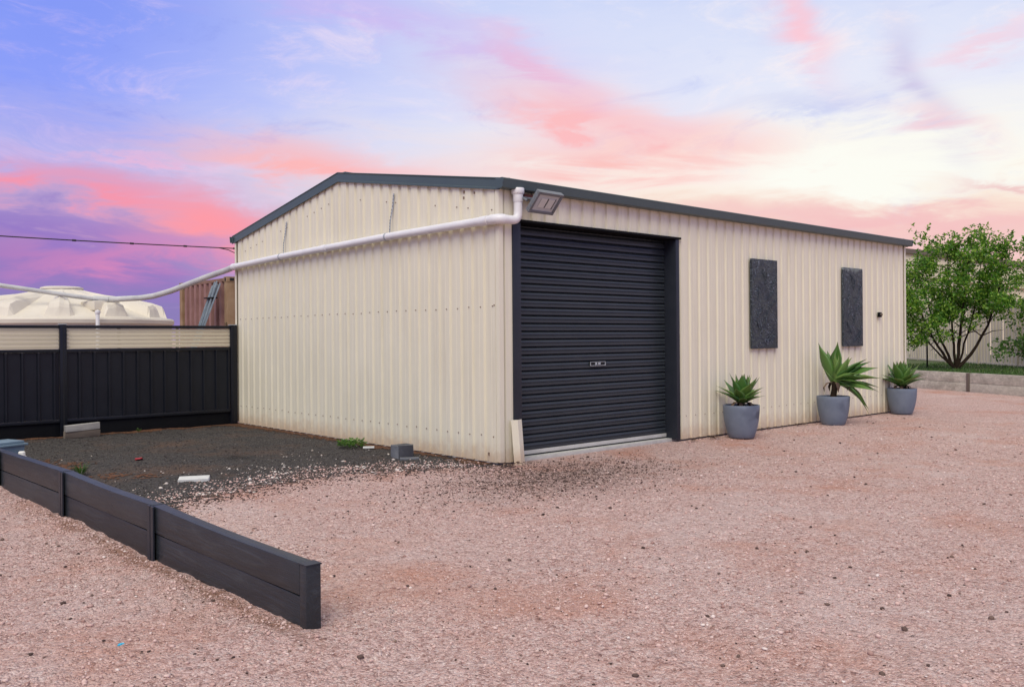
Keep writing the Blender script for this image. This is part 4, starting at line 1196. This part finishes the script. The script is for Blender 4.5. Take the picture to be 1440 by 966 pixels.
# raised inlet seat towards the shed
ang = math.atan2(8.72 - TCY, -1.22 - TCX)
IM = Matrix.Translation((TCX + 1.28 * math.cos(ang), TCY + 1.28 * math.sin(ang), 1.850)) @ Matrix.Rotation(ang, 4, 'Z')
MB().obox(IM, 0.46, 0.44, 0.16).build('inlet_seat', 'tank', rf_, bevel=0.03)
MB().obox(IM @ Matrix.Translation((0, 0, 0.075)), 0.30, 0.34, 0.02).build('inlet_strainer', 'black', rf_, bevel=0.005)
MB().tube([(-1.45, 8.05, 0.2), (-1.45, 8.05, 1.70), (-1.45, 8.055, 1.725)], 0.03, 12).build('overflow_pipe', 'pvc', tk, smooth=True)
MB().lathe(-1.45, 8.05, [(0.0, 1.765), (0.040, 1.752), (0.045, 1.73), (0.034, 1.70)], 14).build('overflow_cowl', 'pvc', tk, smooth=True)
MB().tube([(-0.42, 9.4, 1.80), (-0.42, 9.4, 2.06)], 0.008, 6).build('gauge_rod', 'galv', tk)

# ------------------------------------------------------------------ shipping container
ct = empty('shipping_container', (2.0, 11.0, 0), 'faded rust red shipping container behind the fence, beside the shed', 'container')
A = Vector((1.93, 10.93)); Bv = Vector((1.957, 13.602))
dA = (Bv - A).normalized(); nA = Vector((dA.y, -dA.x))      # nA points to +x, container body that side
def cpt(u, w, z_): q = A + dA * u + nA * w; return (q.x, q.y, z_)
def cbox(u0, u1, w0, w1, z0, z1):
    mb_ = MB()
    vs_ = [cpt(u, w, z_) for z_ in (z0, z1) for w in (w0, w1) for u in (u0, u1)]
    return mb_.add(vs_, [(0, 2, 3, 1), (4, 5, 7, 6), (0, 1, 5, 4), (2, 6, 7, 3), (0, 4, 6, 2), (1, 3, 7, 5)])
CLN, CWD, CHT = 2.70, 4.5, 2.60
for u0 in (0.0, CLN - 0.16):
    for w0 in (0.0, CWD - 0.20):
        cp_ = cbox(u0, u0 + 0.16, w0, w0 + 0.20, 0.12, CHT - 0.12).build('corner_post', 'cont_post', ct, bevel=0.006)
        for z0 in (0.0, CHT - 0.118):
            cs = cbox(u0 - 0.006, u0 + 0.17, w0 - 0.006, w0 + 0.206, z0, z0 + 0.118).build('corner_casting', 'cont_post', ct, bevel=0.006)
            q = A + dA * (u0 + 0.08)
            MB().obox(Matrix.Translation(cpt(u0 + 0.08, w0 - 0.007 if w0 == 0 else w0 + 0.207, z0 + 0.06)), 0.012, 0.06, 0.07).build('casting_hole', 'rubber', cs, bevel=0.004)
            MB().obox(Matrix.Translation(cpt(u0 - 0.007 if u0 == 0 else u0 + 0.171, w0 + 0.10, z0 + 0.06)), 0.09, 0.012, 0.06).build('casting_hole', 'rubber', cs, bevel=0.004)
CPROF = [(0.0, 0.0), (0.095, 0.0), (0.120, 0.085), (0.235, 0.085), (0.262, 0.0)]
w0 = A + dA * 0.16 + nA * 0.10; w1 = A + dA * (CLN - 0.16) + nA * 0.10
ribbed(tuple(w1), tuple(w0), 0.10, CHT - 0.09, CPROF, 0.28, 0.0, 1.0).build('side_wall', 'cont_wall', ct)
w0 = A + nA * 0.20 + dA * 0.055; w1 = A + nA * (CWD - 0.20) + dA * 0.055
ribbed(tuple(w0), tuple(w1), 0.10, CHT - 0.09, CPROF, 0.28, 0.0, 1.0).build('side_wall', 'cont_wall', ct)
cbox(0.16, CLN - 0.16, 0.02, 0.10, CHT - 0.09, CHT - 0.02).build('top_rail', 'cont_rail', ct, bevel=0.004)
cbox(0.16, CLN - 0.16, 0.02, 0.10, 0.03, 0.10).build('bottom_rail', 'cont_rail', ct, bevel=0.004)
cbox(0.02, 0.10, 0.20, CWD - 0.20, CHT - 0.09, CHT - 0.02).build('top_rail', 'cont_rail', ct, bevel=0.004)
cbox(0.10, CLN - 0.02, 0.10, CWD - 0.02, CHT - 0.05, CHT - 0.03).build('roof', 'cont_wall', ct)
# worn number at the foot of the visible post
fc = bpy.data.curves.new('number', 'FONT'); fc.body = '19'; fc.size = 0.16; fc.extrude = 0.001; fc.align_x = 'CENTER'
fo = bpy.data.objects.new('number_tmp', fc); COL.objects.link(fo)
bpy.context.view_layer.update()
nm = bpy.data.meshes.new_from_object(fo); bpy.data.objects.remove(fo)
no = link('number', nm, 'black', ct)
q = Vector(cpt(0.08, -0.003, 1.53)) - Vector(ct.location)
no.location = q; no.rotation_euler = (R(90), 0, R(-90) - math.atan2(dA.x, dA.y))
# bundle of galvanised posts leaning on it
bd = empty('steel_post_bundle', (1.35, 11.2, 0), 'bundle of galvanised steel posts leaning on the rusty container', 'steel posts')
rs = random.Random(3)
for i in range(8):
    row = i % 2
    b0 = Vector((1.02 + row * 0.10 + rs.uniform(-.05, .05), 11.30 + i * 0.075 + rs.uniform(-.02, .02), 0.0))
    t0 = Vector((1.86 - row * 0.05 + rs.uniform(-.01, .01), 11.13 + i * 0.042 + rs.uniform(-.03, .03), 2.44 + rs.uniform(-.08, .07)))
    d_ = t0 - b0
    mt = Matrix.Translation((b0 + t0) / 2) @ Matrix.Rotation(rs.uniform(-.3, .3), 4, 'Z') @ d_.to_track_quat('Z', 'X').to_matrix().to_4x4()
    MB().obox(mt, 0.030, 0.038, d_.length).build('post', 'galv_dark', bd, bevel=0.004)
MB().obox(Matrix.Translation((1.735, 11.32, 2.16)), 0.13, 0.40, 0.025).build('strap', 'black', bd)

# ------------------------------------------------------------------ garden bed on the right
GZ = 0.40
bd0 = Vector((18.4, 7.2)); bd1 = Vector((11.6, -4.55))
P0 = Vector((15.5, 2.622)); P1 = Vector((13.926, -0.216))
bdir = (P1 - P0).normalized(); bn = Vector((bdir.y, -bdir.x))
if bn.x < 0: pass
inn = Vector((-bdir.y, bdir.x))
if inn.x < 0: inn = -inn                  # towards the lawn
gw = empty('sleeper_wall', (14.6, 1.13, 0), 'weathered grey pine sleeper edging holding the raised lawn', 'retaining wall')
Q = Vector((14.61, 1.132))
bposts = [-5.4, -2.7, 0.0, 2.7, 5.4]      # along bdir from Q
def bb(u0, u1, w0, w1, z0, z1):
    mb_ = MB()
    vs_ = []
    for z_ in (z0, z1):
        for w in (w0, w1):
            for u in (u0, u1):
                q = Q + bdir * u + inn * w; vs_.append((q.x, q.y, z_))
    return mb_.add(vs_, [(0, 2, 3, 1), (4, 5, 7, 6), (0, 1, 5, 4), (2, 6, 7, 3), (0, 4, 6, 2), (1, 3, 7, 5)])
for a, b_ in zip(bposts, bposts[1:]):
    for k_ in range(2):
        o1 = random.uniform(0, 0.012)
        bb(a + 0.045, b_ - 0.045, o1, 0.075 + o1, -0.03 + k_ * 0.227, 0.192 + k_ * 0.225).build('sleeper', 'sleeper_grey', gw, bevel=0.006)
for u in bposts:
    bb(u - 0.035, u + 0.035, -0.012, 0.06, -0.05, 0.415).build('post', 'brown_trim', gw, bevel=0.004)
# lawn sheet
lw = MB()
L0 = Q + bdir * -7.5 + inn * 0.06; L1 = Q + bdir * 6.0 + inn * 0.06
lw.add([(L0.x, L0.y, GZ - 0.02), (L1.x, L1.y, GZ - 0.02), (L1.x + 18, L1.y + 3.0, GZ - 0.02), (L0.x + 26, L0.y + 16, GZ - 0.02)], [(0, 1, 2, 3)])
m, t, b = mat('lawn_base', None, 0.95)
p = pos(t)
t.put(b.inputs['Base Color'], t.mix(t.map(t.noise(p, 1.2, 5, 0.65), 0.35, 0.65), (0.04, 0.085, 0.018, 1), (0.11, 0.10, 0.045, 1)))
tag(lw.build('lawn', m), 'raised lawn behind the sleeper edging', kind='structure')
rs2 = np.random.default_rng(5)
mb = MB()
for i in range(15000):
    u = rs2.uniform(-6.5, 3.5); w = 0.10 + 9.0 * rs2.uniform(0, 1) ** 1.7
    q = Q + bdir * u + inn * w
    a = rs2.uniform(0, 6.28); h_ = rs2.uniform(0.03, 0.085); wd = rs2.uniform(0.006, 0.013)
    dx, dy = math.cos(a), math.sin(a)
    lx, ly = rs2.normal(0, 0.025), rs2.normal(0, 0.025)
    mb.add([(q.x - dx * wd, q.y - dy * wd, GZ - 0.02), (q.x + dx * wd, q.y + dy * wd, GZ - 0.02), (q.x + lx, q.y + ly, GZ - 0.02 + h_)], [(0, 1, 2)])
tag(mb.build('grass', 'grass'), 'short green grass on the raised lawn', 'grass', kind='stuff')
# cream fence along the back of the lawn
rf = empty('cream_fence', (23.9, 5.33, GZ), 'tall cream ribbed steel fence behind the small tree', 'fence')
fA = Vector((30.5, 11.75)); fB = Vector((19.894, 1.722)); fd = (fB - fA).normalized()
nb = 8; bw = 2.38
for i in range(nb + 1):
    q = fA + fd * bw * i
    MB().obox(Matrix.Translation((q.x, q.y, GZ + 0.88)) @ Matrix.Rotation(math.atan2(fd.y, fd.x), 4, 'Z'), 0.07, 0.075, 1.84).build('post', 'fence_cream', rf, bevel=0.004)
    if i < nb:
        for k_ in range(3):
            a = q + fd * (0.04 + (bw - 0.08) * k_ / 3); b_ = q + fd * (0.04 + (bw - 0.08) * (k_ + 1) / 3)
            ribbed(tuple(a), tuple(b_), GZ + 0.06, GZ + 1.74, [(0.0, 0.0), (0.10, 0.0), (0.12, 0.03), (0.175, 0.03), (0.195, 0.0)], 0.2, 0.0, 1.0).build('panel_sheet', 'fence_cream', rf)
        for z_ in (GZ + 0.03, GZ + 1.77):
            c_ = q + fd * bw / 2
            MB().obox(Matrix.Translation((c_.x, c_.y, z_)) @ Matrix.Rotation(math.atan2(fd.y, fd.x), 4, 'Z'), bw - 0.08, 0.05, 0.055).build('rail', 'fence_cream', rf)
# neighbouring building above the fence
nbd = empty('neighbour_shed', (36, 9.5, 0), 'pale roofed neighbouring shed rising behind the cream fence and tree', 'shed')
nA_ = Vector((31.3, 14.05)); nB_ = Vector((41.8, 4.75))       # plan of its near edge
nd = (nB_ - nA_).normalized(); nn_ = Vector((-nd.y, nd.x))
if nn_.x < 0: nn_ = -nn_
def nbx(u0, u1, w0, w1, zf0, zf1):
    vs_ = []
    for zf in (zf0, zf1):
        for w in (w0, w1):
            for u in (u0, u1):
                q = nA_ + nd * u + nn_ * w; vs_.append((q.x, q.y, zf(u)))
    return MB().add(vs_, [(0, 2, 3, 1), (4, 5, 7, 6), (0, 1, 5, 4), (2, 6, 7, 3), (0, 4, 6, 2), (1, 3, 7, 5)])
LN = (nB_ - nA_).length
sl_ = lambda u: 5.75 - 0.125 * u
nbx(0, LN, 0.25, 6, lambda u: 0.0, lambda u: sl_(u) - 1.2).build('wall', 'fence_cream', nbd)
nbx(-0.2, LN, 0.1, 6, lambda u: sl_(u) - 1.2, lambda u: sl_(u) - 0.22).build('upper_wall', 'fence_cream', nbd)
nbx(-0.3, LN + 0.3, -0.05, 6.2, lambda u: sl_(u) - 0.22, lambda u: sl_(u)).build('roof_edge', 'brown_trim', nbd)
# black stake
tag(link('garden_stake', MB().tube([(0, 0, -0.1), (0, 0, 0.72)], 0.022, 8).mesh('garden_stake', (0, 0, 0), 0, True), 'black', None, (17.756, 3.341, GZ)), 'thin black stake standing in the lawn left of the tree', 'stake')

# ------------------------------------------------------------------ trees
def leaf_cloud(centres, n, size, rs_, squash=0.8):
    """many small leaf faces spread round clump centres"""
    C_ = np.array([c_[0] for c_ in centres]); Rr = np.array([c_[1] for c_ in centres]); Wt = Rr ** 1.5
    ids = rs_.choice(len(C_), n, p=Wt / Wt.sum())
    d_ = rs_.normal(0, 1, (n, 3)); d_ /= np.linalg.norm(d_, axis=1, keepdims=True)
    rad = rs_.uniform(0, 1, n) ** 0.45
    P_ = C_[ids] + d_ * (rad * Rr[ids])[:, None] * np.array([1, 1, squash])
    t_ = rs_.normal(0, 1, (n, 3)) + np.array([0, 0, -0.2]); t_ /= np.linalg.norm(t_, axis=1, keepdims=True)
    up = rs_.normal(0, 1, (n, 3)) + np.array([0, 0, 1.0])
    s_ = np.cross(t_, up); s_ /= np.linalg.norm(s_, axis=1, keepdims=True) + 1e-9
    nrm = np.cross(s_, t_)
    L_ = (size * rs_.uniform(0.6, 1.4, n))[:, None]; W_ = L_ * rs_.uniform(0.22, 0.36, n)[:, None]
    V = np.stack([P_, P_ + t_ * L_ * 0.45 - s_ * W_ + nrm * L_ * 0.06, P_ + t_ * L_, P_ + t_ * L_ * 0.45 + s_ * W_ + nrm * L_ * 0.06], 1).reshape(-1, 3)
    return V, np.arange(n * 4).reshape(-1, 4)
def leaf_mesh(name, V, F):
    me_ = bpy.data.meshes.new(name)
    me_.vertices.add(len(V)); me_.vertices.foreach_set('co', V.ravel())
    me_.loops.add(F.size); me_.loops.foreach_set('vertex_index', F.ravel().astype(np.int32))
    me_.polygons.add(len(F)); me_.polygons.foreach_set('loop_start', np.arange(0, F.size, 4, dtype=np.int32))
    me_.update(calc_edges=True)
    return me_
def small_tree(base, label, stems, clumps_extra, nleaf, size, name='small_tree', mleaf='leaf', seed=1, shoots=True, twig=True):
    rs_ = np.random.default_rng(seed); rr = random.Random(seed)
    root = empty(name, base, label, 'tree' if name == 'small_tree' else 'shrub')
    b0 = Vector(base)
    centres = []
    rtv = Vector((0.748, -0.664, 0)); fwv = Vector((0.664, 0.748, 0))
    tw = MB()
    for (dx, dy, hz_, r0, bend) in stems:
        tip = b0 + rtv * dx + fwv * dy + Vector((0, 0, hz_))
        c1 = b0 + (rtv * dx + fwv * dy) * bend + Vector((0, 0, hz_ * 0.28))
        pts_ = []
        for i in range(11):
            q = i / 10.0
            w_ = b0 * (1 - q) ** 2 + c1 * 2 * q * (1 - q) + tip * q * q
            pts_.append(w_ + Vector((rr.gauss(0, 0.012), rr.gauss(0, 0.012), 0)) * (1 if 0 < i else 0))
        MB().tube(pts_, [r0 * 0.72 * (1 - 0.78 * i / 10.0) for i in range(11)], 8).build('trunk', 'bark', root, smooth=True)
        for i in range(4, 11):
            for k_ in range(2):
                a = rr.uniform(0, 6.28); ln = rr.uniform(0.25, 0.6)
                e_ = pts_[i] + Vector((math.cos(a) * ln, math.sin(a) * ln, rr.uniform(0.0, 0.4)))
                m_ = pts_[i].lerp(e_, 0.5) + Vector((0, 0, 0.05))
                tw.tube([pts_[i], m_, e_], [r0 * 0.24, r0 * 0.17, 0.004], 5)
                if i >= 5: centres.append((tuple(e_), rr.uniform(0.18, 0.34)))
        if shoots:
            for k_ in range(2):
                s0 = tip + Vector((rr.gauss(0, 0.12), rr.gauss(0, 0.12), -0.05)); s1 = s0 + Vector((rr.gauss(0, 0.10), rr.gauss(0, 0.10), rr.uniform(0.25, 0.55)))
                tw.tube([s0, s1], [0.008, 0.003], 5)
                for q in (0.25, 0.5, 0.75, 1.0): centres.append((tuple(s0.lerp(s1, q)), 0.06 + 0.05 * (1 - q)))
    for (dx, dy, dz, r_) in clumps_extra:
        q = b0 + rtv * dx + fwv * dy + Vector((0, 0, dz)); centres.append((tuple(q), r_))
    V, F = leaf_cloud(centres, nleaf, size, rs_)
    V = V - np.array(base)
    tw.build('branches', 'bark', root, smooth=True)
    link('crown', leaf_mesh('crown', V, F), mleaf, root)
    return root
rr = random.Random(77)
stems = [(-1.05, 0.1, 2.0, 0.060, 0.55), (-0.75, 0.5, 2.6, 0.055, 0.5), (-0.35, -0.3, 2.9, 0.055, 0.55), (0.25, -0.2, 3.0, 0.055, 0.3),
         (0.55, 0.4, 2.7, 0.05, 0.35), (1.25, 0.0, 2.8, 0.065, 0.75), (-1.4, -0.3, 1.6, 0.04, 0.5), (0.9, 0.3, 3.1, 0.045, 0.5)]
extra = []
lobes = [(-1.25, 0.0, 1.75, 0.62), (-0.85, 0.3, 2.55, 0.62), (-0.2, -0.4, 2.15, 0.60), (-0.1, 0.4, 2.85, 0.55), (0.55, 0.0, 2.45, 0.60), (1.1, -0.2, 2.75, 0.52),
         (1.35, 0.2, 1.95, 0.55), (1.85, -0.3, 2.35, 0.50), (0.35, 0.6, 1.75, 0.5), (-1.65, 0.2, 2.35, 0.5), (0.75, -0.5, 1.65, 0.42), (-1.5, 0.0, 1.25, 0.42), (1.75, 0.1, 1.5, 0.45), (-0.6, -0.2, 1.45, 0.35)]
for i in range(118):
    lx, ly, lz, lr = lobes[i % len(lobes)]
    v_ = Vector((rr.gauss(0, 1), rr.gauss(0, 1), rr.gauss(0, 1))).normalized() * lr * rr.uniform(0.35, 1.0)
    extra.append((lx + v_.x, ly + v_.y, lz + v_.z * 0.8, rr.uniform(0.12, 0.30)))
for i in range(16):                       # upright shoots above the crown
    sx_ = rr.uniform(-1.7, 1.9); sz_ = rr.uniform(2.9, 3.2)
    for q in range(5): extra.append((sx_ + rr.gauss(0, 0.03), rr.uniform(-0.3, 0.3), sz_ + q * 0.11, 0.075 - q * 0.008))
for i in range(12):
    extra.append((-1.35 + rr.uniform(-0.35, 0.3), rr.uniform(-0.4, 0.4), rr.uniform(0.68, 1.2), rr.uniform(0.1, 0.22)))
small_tree((17.18, 2.38, GZ), 'small bushy green tree with several dark stems on the lawn', stems, extra, 29000, 0.070, seed=21)
small_tree((18.85, 1.05, GZ), 'low leafy shrub at the right edge of the lawn', [(-0.45, 0, 0.5, 0.02, 0.5), (0.0, 0.2, 0.8, 0.02, 0.5), (0.4, 0, 0.7, 0.02, 0.5)],
           [(rr.uniform(-0.5, 0.5), rr.uniform(-0.4, 0.4), rr.uniform(0.12, 0.72), rr.uniform(0.12, 0.2)) for i in range(14)], 1500, 0.095, name='shrub', mleaf='leaf2', seed=5, shoots=False)
